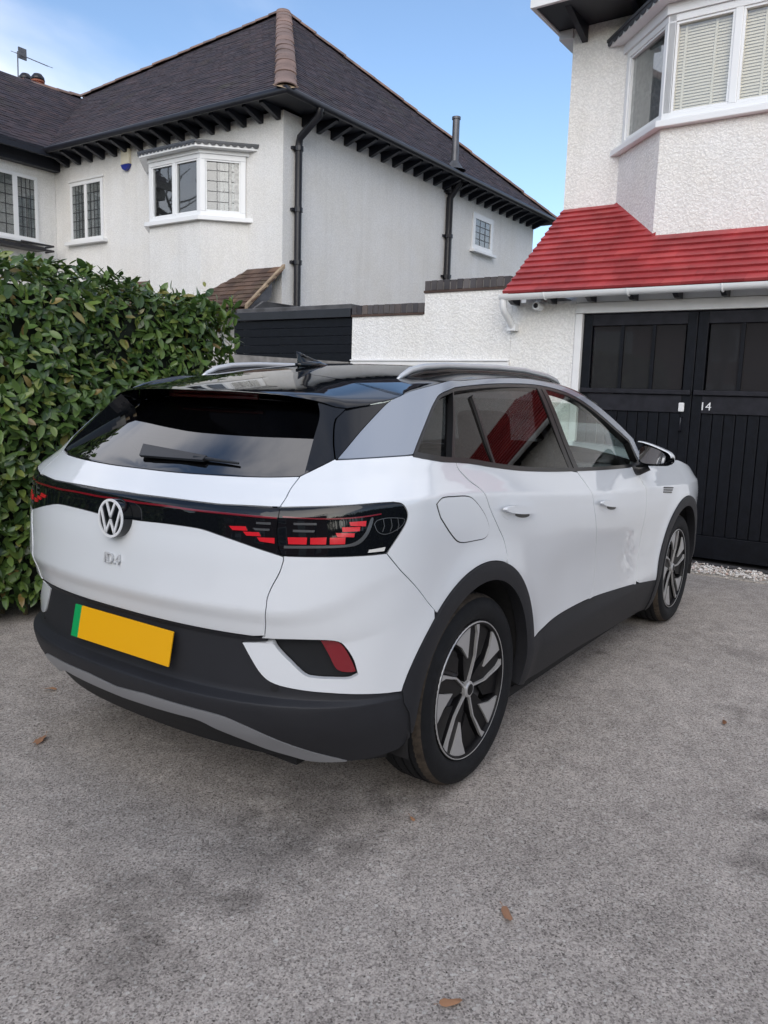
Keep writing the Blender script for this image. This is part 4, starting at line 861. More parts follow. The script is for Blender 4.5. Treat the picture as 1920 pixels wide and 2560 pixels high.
def base(s,z):
    s=np.asarray(s,float); z=np.asarray(z,float); s,z=np.broadcast_arrays(s,z)
    zr=z-.13*sst(s,.42,.88)*sst(z,.60,.88)*(1-sst(z,.96,1.22))
    xr=fXr(zr); xa=fXa(z); n=fN(z); xf=fXf(z)
    # side x for the shift of the shoulder
    t=np.clip(s-1,0,1); xs=xa+(XB-xa)*t
    xsh=np.where(s<1,xa,np.where(s>2,XB+(s-2)*.6,xs))
    sh=(fcr(xsh)-1.06)*sst(z,.72,.95)*(1-np.clip((z-1.12)/.42,0,1))
    w=fW(z-sh)
    w=w-.035*np.clip((xsh-1.0)/1.7,0,1)**2*sst(z,.95,1.2)
    th=np.clip(s,0,1)*np.pi/2
    a=xa-xr
    ur=w*np.sin(th)**(2/n); xrr=xa-a*np.cos(th)**(2/n)
    ph=np.clip(3-s,0,1)*np.pi/2
    m=MF; b=xf-XB
    uf=w*np.sin(ph)**(2/m); xff=XB+b*np.clip(np.cos(ph),0,1)**(2/m)
    x=np.where(s<1,xrr,np.where(s>2,xff,xs))
    u=np.where(s<1,ur,np.where(s>2,uf,w))
    return x,u,z
MF=3.3
RC,FC=(-.03,.372),(2.715,.372)
def disp(s,z,x):
    side=sst(s,.72,.95)*(1-sst(s,2.15,2.5))
    d=0
    for c in (RC,FC):
        r=np.hypot(x-c[0],z-c[1])
        d=d+.016*np.exp(-((r-.46)/.075)**2)
    d=d-.011*np.exp(-((z-.66+.03*(x-1.2))/.15)**2)*sst(x,.45,.85)*(1-sst(x,1.85,2.3))
    d=d+.010*np.exp(-((z-.40)/.07)**2)*sst(x,.4,.6)*(1-sst(x,2.1,2.3))
    return d*side*(1-sst(z,1.02,1.1))
def P0(s,z):
    x,u,z=base(s,z)
    return np.stack([x,-u,np.broadcast_to(z,x.shape)],-1)
def frame(s,z,f=P0,e=1e-3):
    s=np.asarray(s,float); z=np.asarray(z,float)
    s0=np.clip(s-e,0.002,2.994); s1=np.clip(s+e,0.006,2.998)
    ds=f(s1,z)-f(s0,z); dz=f(s,z+e)-f(s,z-e)
    n=np.cross(ds,dz); n/=np.linalg.norm(n,axis=-1,keepdims=True)+1e-12
    return n
def P(s,z):
    p=P0(s,z); 
    d=disp(np.asarray(s,float),np.asarray(z,float),p[...,0])
    p=p.copy(); p[...,1]-=d   # outward on the right side (y<0)
    return p
def Nrm(s,z):
    n=frame(s,z,P); return n
# ================================================================= CAR
def dense(L,k=4):
    # smooth curve through the points (centripetal-free Catmull-Rom)
    L=[np.array(p,float) for p in L]
    if len(L)<3: return [tuple(p) for p in L]
    o=[]
    for i in range(len(L)-1):
        p0=L[i-1] if i>0 else 2*L[0]-L[1]; p1=L[i]; p2=L[i+1]; p3=L[i+2] if i+2<len(L) else 2*L[-1]-L[-2]
        for j in range(k):
            t=j/k; o.append(tuple(.5*((2*p1)+(-p0+p2)*t+(2*p0-5*p1+4*p2-p3)*t*t+(-p0+3*p1-3*p2+p3)*t**3)))
    o.append(tuple(L[-1])); return o
DD={k:([[tuple(p) for p in q] for q in v] if isinstance(v[0][0],(list,tuple)) else [tuple(p) for p in v]) for k,v in CARDATA.items()}
for q_ in ('tg_bot',): DD[q_]=[(s,.697) for s,z in DD[q_]]
C_={k:dense(v) for k,v in DD.items() if not isinstance(v[0],list)}
_s=np.linspace(0,3,1201); _p=P0(_s,np.full_like(_s,.8)); _sig=np.r_[0,np.cumsum(np.linalg.norm(np.diff(_p,axis=0),axis=1))]
s2g=lambda s:np.interp(s,_s,_sig); g2s=lambda g:np.interp(g,_sig,_s)
def s_of_x(x,z):
    xa=float(fXa(z)); 
    if x>XB: return 2+math.asin(min(1,((x-XB)/(float(fXf(z))-XB))**(MF/2)))*2/math.pi
    if x>=xa: return 1+(x-xa)/(XB-xa)
    n=float(fN(z)); a=xa-float(fXr(z)); c=min(1,(xa-x)/a)**(n/2)
    return math.acos(c)/(math.pi/2)
X_=lambda L:[(s_of_x(x,z),z) for x,z in L]
def arch(c,r0,r1,a0,a1,n=40):
    out=[]
    for k in range(n+1):
        th=a0+(a1-a0)*k/n; r=r0+r1*math.cos(th); x=c[0]+r*math.cos(th); z=c[1]+r*math.sin(th); out.append((s_of_x(x,z),z))
    return out
def ang_of(c,sz_):
    p=P(*sz_); return math.atan2(p[2]-c[1],p[0]-c[0])
def off_poly(p,g):
    p=[np.array(q) for q in p]; n=len(p)
    A=sum(p[i][0]*p[(i+1)%n][1]-p[(i+1)%n][0]*p[i][1] for i in range(n)); sg=1 if A>0 else -1
    o=[]
    for i in range(n):
        a,b,c=p[i-1],p[i],p[(i+1)%n]; e1=b-a; e2=c-b
        l1=np.linalg.norm(e1); l2=np.linalg.norm(e2)
        if l1<1e-9 or l2<1e-9: o.append(b); continue
        n1=np.array([-e1[1],e1[0]])/l1*sg; n2=np.array([-e2[1],e2[0]])/l2*sg
        m=n1+n2; q=m@m
        m=m/q*2 if q>.35 else n2*1.0
        o.append(b+m*g)
    return o
def clean(poly):
    o=[]
    for p in poly:
        if not o or math.hypot(p[0]-o[-1][0],p[1]-o[-1][1])>4e-4: o.append(p)
    if math.hypot(o[0][0]-o[-1][0],o[0][1]-o[-1][1])<4e-4: o.pop()
    return o
from mathutils.geometry import tessellate_polygon
def panel2d(poly,holes,gap,sym,grid):
    g=clean([(float(s2g(s)),z) for s,z in poly])
    if gap:
        q=off_poly(g,gap)
        if sym: q=[np.array([0.0,b[1]]) if a[0]<1e-4 else b for a,b in zip(g,q)]
        g=[tuple(t) for t in q]
    hs=[]
    for h in holes: hs.append(clean([(float(s2g(s)),z) for s,z in h]))
    loops=[[Vector((a,b,0)) for a,b in g]]+[[Vector((a,b,0)) for a,b in h] for h in hs]
    tris=tessellate_polygon(loops); allv=[v for l in loops for v in l]
    bm=bmesh.new(); vs=[bm.verts.new(v) for v in allv]
    for t in tris:
        try: bm.faces.new([vs[i] for i in t])
        except ValueError: pass
    bmesh.ops.remove_doubles(bm,verts=bm.verts,dist=1e-5)
    def cut(ax,step):
        lo=min(v.co[ax] for v in bm.verts); hi=max(v.co[ax] for v in bm.verts)
        for k in range(math.ceil(lo/step+1e-6),math.ceil(hi/step)):
            co_=Vector((0,0,0)); co_[ax]=k*step; no=Vector((0,0,0)); no[ax]=1
            bmesh.ops.bisect_plane(bm,geom=bm.verts[:]+bm.edges[:]+bm.faces[:],plane_co=co_,plane_no=no,dist=1e-6)
    cut(0,grid[0]); cut(1,grid[1])
    bm.verts.ensure_lookup_table(); bm.verts.index_update()
    V2=np.array([v.co[:2] for v in bm.verts]); Fs=[]
    for f in bm.faces:
        idx=[v.index for v in f.verts]
        A=sum(V2[idx[i]][0]*V2[idx[(i+1)%len(idx)]][1]-V2[idx[(i+1)%len(idx)]][0]*V2[idx[i]][1] for i in range(len(idx)))
        if abs(A)<1e-10: continue
        Fs.append(idx if A>0 else idx[::-1])
    bm.free(); return V2,Fs
class CP_:                       # collects several panels into one mesh with exact normals
    def __init__(s): s.v=[];s.f=[];s.n=[];s.m=[]
    def add(s,poly,holes=(),off=0,thick=.02,gap=.002,sym=False,sides='R',grid=(.035,.03),surf=None,mi=0):
        surf=surf or P
        if sym: poly=[(0.0,z) if s_<.03 else (s_,z) for s_,z in poly]
        V2,Fs=panel2d(poly,holes,gap,sym,grid); ss=g2s(V2[:,0]); zz=V2[:,1]
        p=surf(ss,zz); n=frame(ss,zz,surf)
        if sym:
            c=V2[:,0]<2e-3; n[c,1]=0; n/=np.linalg.norm(n,axis=1,keepdims=True); p=p.copy(); p[c,1]=0
        oo=off(ss,zz)[:,None] if callable(off) else off
        top=p+n*oo; bot=p+n*(oo-thick)
        ec={}
        for f in Fs:
            for i in range(len(f)): ec[(f[i],f[(i+1)%len(f)])]=1
        bd=[e for e in ec if (e[1],e[0]) not in ec]
        if sym: bd=[e for e in bd if not (V2[e[0],0]<2e-3 and V2[e[1],0]<2e-3)]
        for sd in ((1,-1) if sym else ((1,) if sides=='R' else (-1,))):
            k=len(s.v); m=np.array([1,sd,1])
            s.v+= (top*m).tolist()+(bot*m).tolist(); N_=(n*m)
            nv=len(top)
            for f in Fs:
                # seen from outside on the right side: (sigma, z) runs forward and up -> reversed order
                g=f if sd==1 else f[::-1]
                s.f.append([k+i for i in g]); s.n.append([N_[i] for i in g]); s.m.append(mi)
            if thick:
                for a,b in bd:
                    q=[a,a+nv,b+nv,b] if sd==1 else [b,b+nv,a+nv,a]
                    s.f.append([k+i for i in q]); s.n.append(None); s.m.append(mi)
        return s
    def build(s,name,mat,parent,label=None):
        me=bpy.data.meshes.new(name); o0=org(parent)
        me.from_pydata([(x-o0.x,y-o0.y,z-o0.z) for x,y,z in s.v],[],s.f); me.update()
        for q in (mat if isinstance(mat,(list,tuple)) else [mat]): me.materials.append(q)
        me.polygons.foreach_set('material_index',s.m); me.polygons.foreach_set('use_smooth',[True]*len(s.f))
        ln=[]
        for poly,nn in zip(me.polygons,s.n):
            if nn is None:
                ln+= [poly.normal[:]]*poly.loop_total
            else: ln+= [tuple(q) for q in nn]
        me.normals_split_custom_set(ln)
        o=bpy.data.objects.new(name,me); COL.objects.link(o); o.parent=parent; ORG[o.name]=o0
        if label: o['label']=label
        return o
def carpaint(name,col,rough=.35,metal=0,flake=0,coat=1.0):
    m,nt,p=newmat(name); p.inputs['Base Color'].default_value=(*col,1); p.inputs['Roughness'].default_value=rough; p.inputs['Metallic'].default_value=metal
    p.inputs['Specular IOR Level'].default_value=.25; p.inputs['Coat Weight'].default_value=coat; p.inputs['Coat Roughness'].default_value=.005; p.inputs['Coat IOR'].default_value=1.75
    return m
M['paint']=carpaint('white_car_paint',(.72,.75,.78))
M['silver']=carpaint('silver_roof_arch',(.27,.305,.36),.38,.35,coat=.6)
M['gloss']=simple('gloss_black',(.005,.006,.008),.03)
M['clad']=simple('grey_cladding_plastic',(.021,.022,.026),.55,spec=.3,var=.06,bump=.12,bscale=900)
M['clad2']=simple('dark_lower_plastic',(.010,.011,.013),.6,spec=.3,bump=.1,bscale=900)
M['alu']=simple('satin_silver_trim',(.36,.37,.39),.42,.55)
M['railmat']=simple('anodised_rail',(.56,.58,.60),.32,.45)
M['trim']=simple('black_window_trim',(.012,.012,.013),.35)
M['under']=simple('underbody_black',(.008,.008,.009),.8)
M['rubber']=simple('tyre_rubber',(.009,.010,.012),.75,spec=.3,var=.25,vscale=30,bump=.3,bscale=300)
M['dust']=simple('tyre_dust',(.058,.045,.033),.9,var=.5,vscale=40,bump=.4,bscale=200)
M['rimblack']=simple('rim_gloss_black',(.007,.007,.008),.45,spec=.2)
M['rimsilver']=simple('rim_machined',(.48,.48,.48),.35,.4)
M['redlens']=simple('red_lens',(.58,.012,.022),.22,coat=.3)
M['redlens2']=simple('red_reflector',(.20,.004,.012),.12,coat=1)
M['brakered']=simple('unlit_brake_light',(.07,.002,.006),.2)
M['redline']=simple('red_light_line',(.16,.004,.012),.2,coat=.5)
M['lampgrey']=simple('lamp_grey',(.10,.105,.11),.25,.4)
M['lampwhite']=simple('lamp_white',(.65,.65,.62),.3)
M['plate']=simple('yellow_plate',(.80,.40,.003),.4)
M['green']=simple('green_band',(.005,.32,.09),.35)
M['chrome']=simple('badge_white',(.72,.73,.74),.28)
M['letter']=simple('raised_white_lettering',(.50,.51,.52),.3)
M['seat']=simple('seat_fabric',(.045,.048,.05),.85,bump=.2)
M['cabin']=simple('cabin_plastic',(.05,.052,.055),.6)
M['headliner']=simple('headliner',(.16,.16,.155),.9)
M['glasspriv']=glass_dark('privacy_glass',(.004,.004,.005),trans=1,tcol=(.05,.05,.055),ior=1.36)
M['glassfront']=glass_dark('green_tinted_glass',(.004,.004,.005),trans=1,tcol=(.78,.86,.81),ior=1.42)
M['glassrear']=glass_dark('rear_glass',(.003,.003,.004),trans=.6,tcol=(.06,.06,.065),ior=2.3)
M['mirror']=glass_dark('mirror_glass',(.01,.01,.011),ior=4.0)
car=thing('car','white electric crossover with black roof, parked on the drive','car',(0,0,0))
def ln(a,b,n=6): return [tuple(np.array(a)+(np.array(b)-np.array(a))*k/n) for k in range(n+1)]
rev=lambda L:list(L)[::-1]
AO=(.4875,-.0125); AI=(.418,.0)
FO=(.480,-.022); FI=(.415,.0)
pi=math.pi
# ---- shared outlines
aDr=ang_of(RC,DD['door_r'][-1]); aSeam=ang_of(RC,DD['seam'][-1]); aLow=ang_of(RC,DD['white_bot'][0])%(2*pi); aSk=ang_of(RC,DD['skirt_top'][0])
arch_q=arch(RC,*AO,aDr,aSeam)              # under the quarter panel, front to back
arch_b=arch(RC,*AO,aSeam,aLow,14)          # along the bumper
arch_d=arch(RC,*AO,aSk,aDr,16)             # rear door
def pb(c): 
    b=CP_(); return b
# ---- tailgate
t=CP_()
t.add(rev(C_['glass_base'])+C_['shut_hi'][1:]+C_['bar_top'][1:]+[(0,1.0932)],sym=True,off=.002,grid=(.035,.012))
t.add([(0,1.0123)]+rev(C_['bar_bot'])+C_['shut_lo']+C_['tg_bot'][1:],sym=True,off=.002,grid=(.035,.010))
tailgate=t.build('tailgate',M['paint'],car)
t=CP_(); t.add([(0,1.0932)]+rev(C_['bar_top'])[0:]+C_['lamp_split'][1:]+C_['bar_bot'][1:]+[(0,1.0123)],sym=True,off=.001,gap=.001)
bar=t.build('light_bar',M['gloss'],tailgate)
def ribbon(L,w): 
    L=[np.array(p) for p in L]; g=[np.array([float(s2g(p[0])),p[1]]) for p in L]; up=[];dn=[]
    for i,p in enumerate(g):
        d=g[min(i+1,len(g)-1)]-g[max(i-1,0)]; d/=np.linalg.norm(d); n=np.array([-d[1],d[0]])
        up.append(p+n*w/2); dn.append(p-n*w/2)
    return [(float(g2s(q[0])),q[1]) for q in up+dn[::-1]]
t=CP_(); rl=[(0,1.0703)]+C_['red_line']; t.add([(s,z+.0028) for s,z in rl]+[(s,z-.0028) for s,z in rev(rl)],sym=True,off=.0035,thick=.003,gap=0); t.build('red_line',M['redline'],tailgate)
for sd in 'RL':
    for q in DD['redblocks_in']:
        t=CP_(); t.add(q,off=.004,thick=.004,gap=-.0006,sides=sd); t.build('light_segment',M['redlens'],tailgate)
    for q in DD['greybars_in']:
        t=CP_(); t.add(q,off=.003,thick=.003,gap=0,sides=sd); t.build('light_slat',M['lampgrey'],tailgate)
# ---- rear glass, its frame wings and the C-pillar blades
def Pg(s,z):
    p=P(s,z).copy(); p[...,0]+=.15*np.clip((np.asarray(z)-1.175)/.235,0,1.3)**1.05; return p
GB=DD['glass_base'][0]; WO=DD['wing_out'][1]; WI=DD['wing_in']; SE=DD['spoil_edge']; FN_=DD['fin']
gtop=[(0,1.412),(.15,1.411),(.3,1.405),(.38,1.398),(WI[2][0],1.3868)]
gl_=[(0,1.1655)]+rev([q for q in C_['glass_base'] if q[0]>.01])+WI[:3]+rev(gtop)
t=CP_(); t.add(gl_,sym=True,off=-.002,gap=.003,surf=Pg); rg=t.build('rear_window',M['glassrear'],tailgate)
for sd in 'RL':
    t=CP_(); t.add([GB]+ln(GB,WO,4)[1:]+C_['fin'][1:9]+[SE[-1],SE[-2],SE[-3]]+rev(C_['wing_in'])[1:],off=.001,thick=.10,gap=.002,sides=sd)
    t.build('window_wing',M['gloss'],tailgate)
    t=CP_(); t.add(C_['fin']+[(FN_[-1][0]+.022,FN_[-1][1]+.0065)]+rev([q for q in C_['arc_hi'] if q[0]<FN_[-1][0]+.03]),off=-.003,gap=.003,sides=sd); t.build('pillar_blade',M['gloss'],car)
# wiper on the rear glass
def gp(x,y,z): return Vector((x,y,z))
def Pg_at(y,z,o=0):
    # point on the rear glass at lateral y, height z
    lo,hi=0.0,.6
    for _ in range(40):
        m=(lo+hi)/2
        if abs(Pg(m,z)[1])<abs(y): lo=m
        else: hi=m
    q=Pg((lo+hi)/2,z); n=frame(np.array([max(lo,.01)]),np.array([z]),Pg)[0]; q=q+n*o
    return Vector((q[0],math.copysign(abs(q[1]),y) if y else 0,q[2]))
b=MB()
A0=[Pg_at(.088,1.232,.004),Pg_at(.045,1.196,.004),Pg_at(-.25,1.200,.004),Pg_at(-.25,1.214,.004)]; A1=[p+Vector((-.009,0,.008)) for p in A0]
b.add(A0+A1,[(0,1,2,3),(7,6,5,4),(0,4,5,1),(1,5,6,2),(2,6,7,3),(3,7,4,0)]); b.tube([Pg_at(-.2,1.208,.010),Pg_at(-.385,1.203,.006)],[.008,.004],8); o=obj('rear_wiper',b,M['trim'],tailgate,bevel=.004); fixn(o)
# ---- quarter panels, bumper
for sd in 'RL':
    q=CP_(); q.add(ln(GB,WO,4)+rev(C_['cbase'])+[DD['belt'][0]]+[p for p in C_['belt'][1:] if p[0]<DD['door_r'][0][0]-.002]+C_['door_r']+arch_q[1:]+rev(C_['seam'])[1:]+rev(C_['lamp_tip'])[1:]+rev(C_['lamp_top'])[1:]+rev(C_['shut_hi'])[1:-1],sides=sd,off=.002,grid=(.035,.012))
    qp=q.build('quarter_panel',M['paint'],car)
    q=CP_(); q.add(dense(DD['flap']+[DD['flap'][0]]),sides=sd,off=.0045,thick=.0025,gap=.0035)
    fl_=q.build('charging_flap',M['paint'],qp) if sd=='R' else None
    if sd=='R':
        g=CP_(); fo=dense(DD['flap']+[DD['flap'][0]]); gg=[(float(g2s(a)),b_) for a,b_ in off_poly(clean([(float(s2g(s)),z) for s,z in fo]),.0034)]
        g.add(fo,holes=[gg],sides='R',off=.0028,thick=.001,gap=0); g.build('flap_gap',M['under'],qp)
    q=CP_(); q.add(ln((.3795,.698),(.3795,.698),1)[:1]+rev(C_['shut_lo'])+[(.4416,.9582)]+rev(C_['lamp_bot'])[1:]+C_['seam'][1:]+arch_b[1:]+C_['white_bot'][1:]+C_['pocket_ll']+C_['pocket_r'][1:],sides=sd,off=.004,grid=(.035,.012))
    bp=q.build('rear_bumper',M['paint'],car)
    po=C_['pocket_ll']+C_['pocket_r'][1:]
    q=CP_(); q.add(po,sides=sd,off=-.022,thick=.01,gap=-.012); pk=q.build('bumper_vent',M['clad2'],bp)
    q=CP_(); q.add(C_['reflector'],sides=sd,off=-.006,thick=.02,gap=.002); q.build('reflector',M['redlens2'],bp)
# lower cladding across the back
t=CP_(); t.add([(0,.693)]+rev([(s,.693) for s,z in C_['tg_bot'] if s>.03])+[(.395,.686),(.360,.678)]+rev(C_['white_bot'])+[(.905,.43),(.912,.34),(.8567,.3068)]+rev(C_['bump_low'])[1:]+rev(C_['strip_top'])[1:]+[(0,.43)],sym=True,off=.001,gap=.0015,grid=(.03,.005))
clad=t.build('lower_bumper',M['clad'],car)
t=CP_(); st=[(0,.43)]+C_['strip_top']; sb=[(0,.384)]+[p for p in C_['strip_bot'] if p[0]>.17]
t.add(st+rev(sb),sym=True,off=.003,gap=.001,grid=(.03,.012)); t.build('silver_strip',M['alu'],clad)
t=CP_(); t.add([(0,.384)]+[p for p in C_['strip_bot'] if .17<p[0]<.46]+[(.47,.284),(.43,.272),(.3765,.268),(.21,.268),(0,.268)],sym=True,off=-.012,gap=.001,grid=(.03,.012)); t.build('valance',M['clad2'],clad)
t=CP_()
for s_,z_ in ((.415,.535),):
    t.add([(s_+.012*math.cos(a)/1,z_+.011*math.sin(a)) for a in np.linspace(0,2*pi,14)[:-1]],sym=True if False else False,off=.003,thick=.003,gap=0); t.add([(s_+.012*math.cos(a),z_+.011*math.sin(a)) for a in np.linspace(0,2*pi,14)[:-1]],sides='L',off=.003,thick=.003,gap=0)
t.build('parking_sensor',M['under'],clad)
# ---- number plate
plx=-.872; pt=math.tan(.20)
def plq(y,z,o): return (plx-.008+(z-.6115)*pt-o,y,z)
b=MB(); 
def plbox(b,y0,y1,z0,z1,o0,o1):
    q=[plq(y0,z0,o0),plq(y1,z0,o0),plq(y1,z1,o0),plq(y0,z1,o0)]; w_=[plq(y0,z0,o1),plq(y1,z0,o1),plq(y1,z1,o1),plq(y0,z1,o1)]
    b.add(q+w_,[(0,1,2,3),(7,6,5,4),(0,4,5,1),(1,5,6,2),(2,6,7,3),(3,7,4,0)])
plbox(b,.222,-.26,.556,.667,0,.006); np_=obj('number_plate',b,M['plate'],car,bevel=.0015); fixn(np_)
b=MB(); plbox(b,.26,.2221,.556,.667,0,.006); o=obj('green_band',b,M['green'],np_,bevel=.0015); fixn(o)
# ---- tail lamps
for sd in 'RL':
    t=CP_(); t.add(C_['lamp_top']+C_['lamp_tip'][1:]+C_['lamp_bot'][1:]+rev(C_['lamp_split'])[1:-1],sides=sd,off=.003,gap=.002); lamp=t.build('tail_lamp',M['gloss'],car)
    for q in DD['redblocks']:
        t=CP_(); t.add(q,sides=sd,off=.0065,thick=.004,gap=-.0009); t.build('light_segment',M['redlens'],lamp)
    for q in DD['greybars']:
        t=CP_(); t.add(q,sides=sd,off=.005,thick=.002,gap=0); t.build('light_slat',M['lampgrey'],lamp)
    t=CP_(); t.add(C_['reflband'],sides=sd,off=.005,thick=.002,gap=0); t.build('light_guide',M['lampgrey'],lamp)
    t=CP_(); t.add(DD['clip'],sides=sd,off=.006,thick=.003,gap=0); t.build('side_marker',M['lampwhite'],lamp)
    t=CP_(); t.add([(s,z+.002) for s,z in C_['red_line_l']]+[(s,z-.002) for s,z in rev(C_['red_line_l'])],sides=sd,off=.0055,thick=.003,gap=0); t.build('red_line',M['redline'],lamp)
    t=CP_(); lo=clean([(float(s2g(s)),z) for s,z in dense(DD['lampdet']+[DD['lampdet'][0]])]); li=off_poly(lo,.0022)
    t.add([(float(g2s(a)),c) for a,c in lo],holes=[[(float(g2s(a)),c) for a,c in li]],sides=sd,off=.0048,thick=.001,gap=0)
    for f_ in (.3,.55,.78): 
        x0,x1=.7192,.8354; s_=x0+(x1-x0)*f_; t.add(ribbon([(s_-.004,1.071),(s_+.004,1.05),(s_,1.033)],.0022),sides=sd,off=.0048,thick=.001,gap=0)
    t.build('side_light_outline',M['lampgrey'],lamp)
# ---- badge and lettering
Bc=Vector((-.917,-.012,1.0125)); bn=Vector((-1,0,.06)).normalized(); bu=Vector((0,-1,0)); bw=bu.cross(-bn).normalized()
if bw.z<0: bw=-bw
def B_(u,v,o=0): return Bc+bu*u+bw*v+bn*o
def disc(b,r0,r1,o0,o1,n=40):
    vs=[];fs=[]
    for k in range(n):
        a=2*pi*k/n
        for r,o in ((r0,o0),(r0,o1),(r1,o1),(r1,o0)): vs.append(B_(math.cos(a)*r,math.sin(a)*r,o))
    for k in range(n):
        j=(k+1)%n
        for i in range(4): fs.append((k*4+i,j*4+i,j*4+(i+1)%4,k*4+(i+1)%4))
    b.add(vs,fs)
b=MB(); disc(b,.0005,.064,-.035,0.0); badge=obj('badge',b,M['gloss'],tailgate,smooth=True,auto=40); fixn(badge)
b=MB(); disc(b,.0555,.0635,.0,.004)
def stroke(b,pts,w):
    for i in range(len(pts)-1):
        a=np.array(pts[i]);c=np.array(pts[i+1]); d=(c-a)/np.linalg.norm(c-a); n=np.array([-d[1],d[0]])*w/2; 
        q=[a+n-d*w*.25,a-n-d*w*.25,c-n+d*w*.25,c+n+d*w*.25]
        b.add([B_(*p,.0003) for p in q]+[B_(*p,.0042) for p in q],[(0,1,2,3),(7,6,5,4),(0,4,5,1),(1,5,6,2),(2,6,7,3),(3,7,4,0)])
stroke(b,[(-.0215,.0515),(0,.0055),(.0215,.0515)],.0078); stroke(b,[(-.0485,.028),(-.0215,-.0475),(0,-.0055),(.0215,-.0475),(.0485,.028)],.0078)
o=obj('badge_emblem',b,M['chrome'],badge); fixn(o)
tx=text('model_lettering','ID.4',.050,(-.9055,.003,.8725),(R(90-5.5),0,R(-90)),M['letter'],tailgate,ext=.003)
# ---- silver arch over the doors, window trim, glass
AE=C_['arc_hi'][-1]; BE=C_['belt'][-1]; axe=P(*AE)[0]; bxe=P(*BE)[0]
tail_=X_([(axe+.03,1.19),(axe+.08,1.115),(bxe+.22,1.092)])
DLO=C_['belt']+X_([(bxe+.11,1.085),(bxe+.19,1.100)])+rev(C_['arc_lo'])
def clipline(poly,a,b,left=True):
    a=np.array(a);b=np.array(b);o=[]
    f=lambda p:((b[0]-a[0])*(p[1]-a[1])-(b[1]-a[1])*(p[0]-a[0]))*(1 if left else -1)
    for i in range(len(poly)):
        p=np.array(poly[i-1]);q=np.array(poly[i]); fp,fq=f(p),f(q)
        if (fp>=0)!=(fq>=0): o.append(tuple(p+(q-p)*fp/(fp-fq)))
        if fq>=0: o.append(tuple(q))
    return o
dl=clean([(float(s2g(s)),z) for s,z in DLO]); inn=[(float(g2s(a)),b_) for a,b_ in off_poly(dl,.013)]
bp_=DD['bpil']; LB=(bp_[2],bp_[0]); RB=(bp_[3],bp_[5]); D1=(DD['win_div1'][1],DD['win_div1'][0]); D1=((D1[0][0],D1[0][1]-.03),(D1[1][0],D1[1][1]+.03))
def shift(l,d): return tuple((p[0]+d,p[1]) for p in l)
w_q=clipline(inn,*shift(D1,-.003),True); w_r=clipline(clipline(inn,*shift(D1,.004),False),*LB,True); w_f=clipline(inn,*RB,False)
# the side glass: one smooth sheet fitted to the body side
_S,_Z=np.meshgrid(np.linspace(X_([(-.40,1.3)])[0][0],X_([(1.75,1.15)])[0][0],40),np.linspace(1.12,1.50,24)); _Q=P(_S,_Z); _x,_z=_Q[...,0].ravel(),_Q[...,2].ravel()
_A=np.stack([np.ones_like(_x),_x,_z,_x*_x,_x*_z,_z*_z],1); _w=((_z<1.26-.075*_x+.1)*1+.3); _cf=np.linalg.lstsq(_A*_w[:,None],_Q[...,1].ravel()*_w,rcond=None)[0]; print('glass fit',np.abs((_A@_cf-_Q[...,1].ravel())[_w>1]).max())
def Pw(s,z):
    q=P(s,z).copy(); x=q[...,0]; zz=q[...,2]; y=_cf[0]+_cf[1]*x+_cf[2]*zz+_cf[3]*x*x+_cf[4]*x*zz+_cf[5]*zz*zz; q[...,1]=y+.006; return q
for sd in 'RL':
    t=CP_(); t.add(C_['arc_hi']+tail_+rev(C_['arc_lo'])+rev(C_['cbase'])[::-1][1:-1],sides=sd,off=.002,thick=.03); t.build('roof_arch',M['silver'],car)
    t=CP_(); t.add(DLO,holes=[w_q,w_r,w_f],sides=sd,off=.0015,gap=.001,thick=.035)
    wt=t.build('window_trim',M['trim'],car)
    t=CP_(); t.add(ribbon([tuple((np.array(LB[0])+RB[0])/2),tuple((np.array(LB[1])+RB[1])/2)],.006),sides=sd,off=.004,thick=.004,gap=0); t.add(ribbon(C_['belt'],.008),sides=sd,off=.004,thick=.004,gap=0); t.build('trim_strip',M['trim'],wt)
    t=CP_(); t.add(w_q,sides=sd,off=-.003,thick=.003,gap=-.004,surf=Pw); t.build('quarter_window',M['glasspriv'],car)
    t=CP_(); t.add(w_r,sides=sd,off=-.003,thick=.003,gap=-.004,surf=Pw); rw=t.build('rear_door_window',M['glasspriv'],car)
    t=CP_(); t.add(ribbon(DD['win_div2'],.012),sides=sd,off=-.006,thick=.02,gap=0); t.build('window_bar',M['trim'],rw)
    t=CP_(); t.add(w_f,sides=sd,off=-.003,thick=.003,gap=-.004,surf=Pw); t.build('front_door_window',M['glassfront'],car)
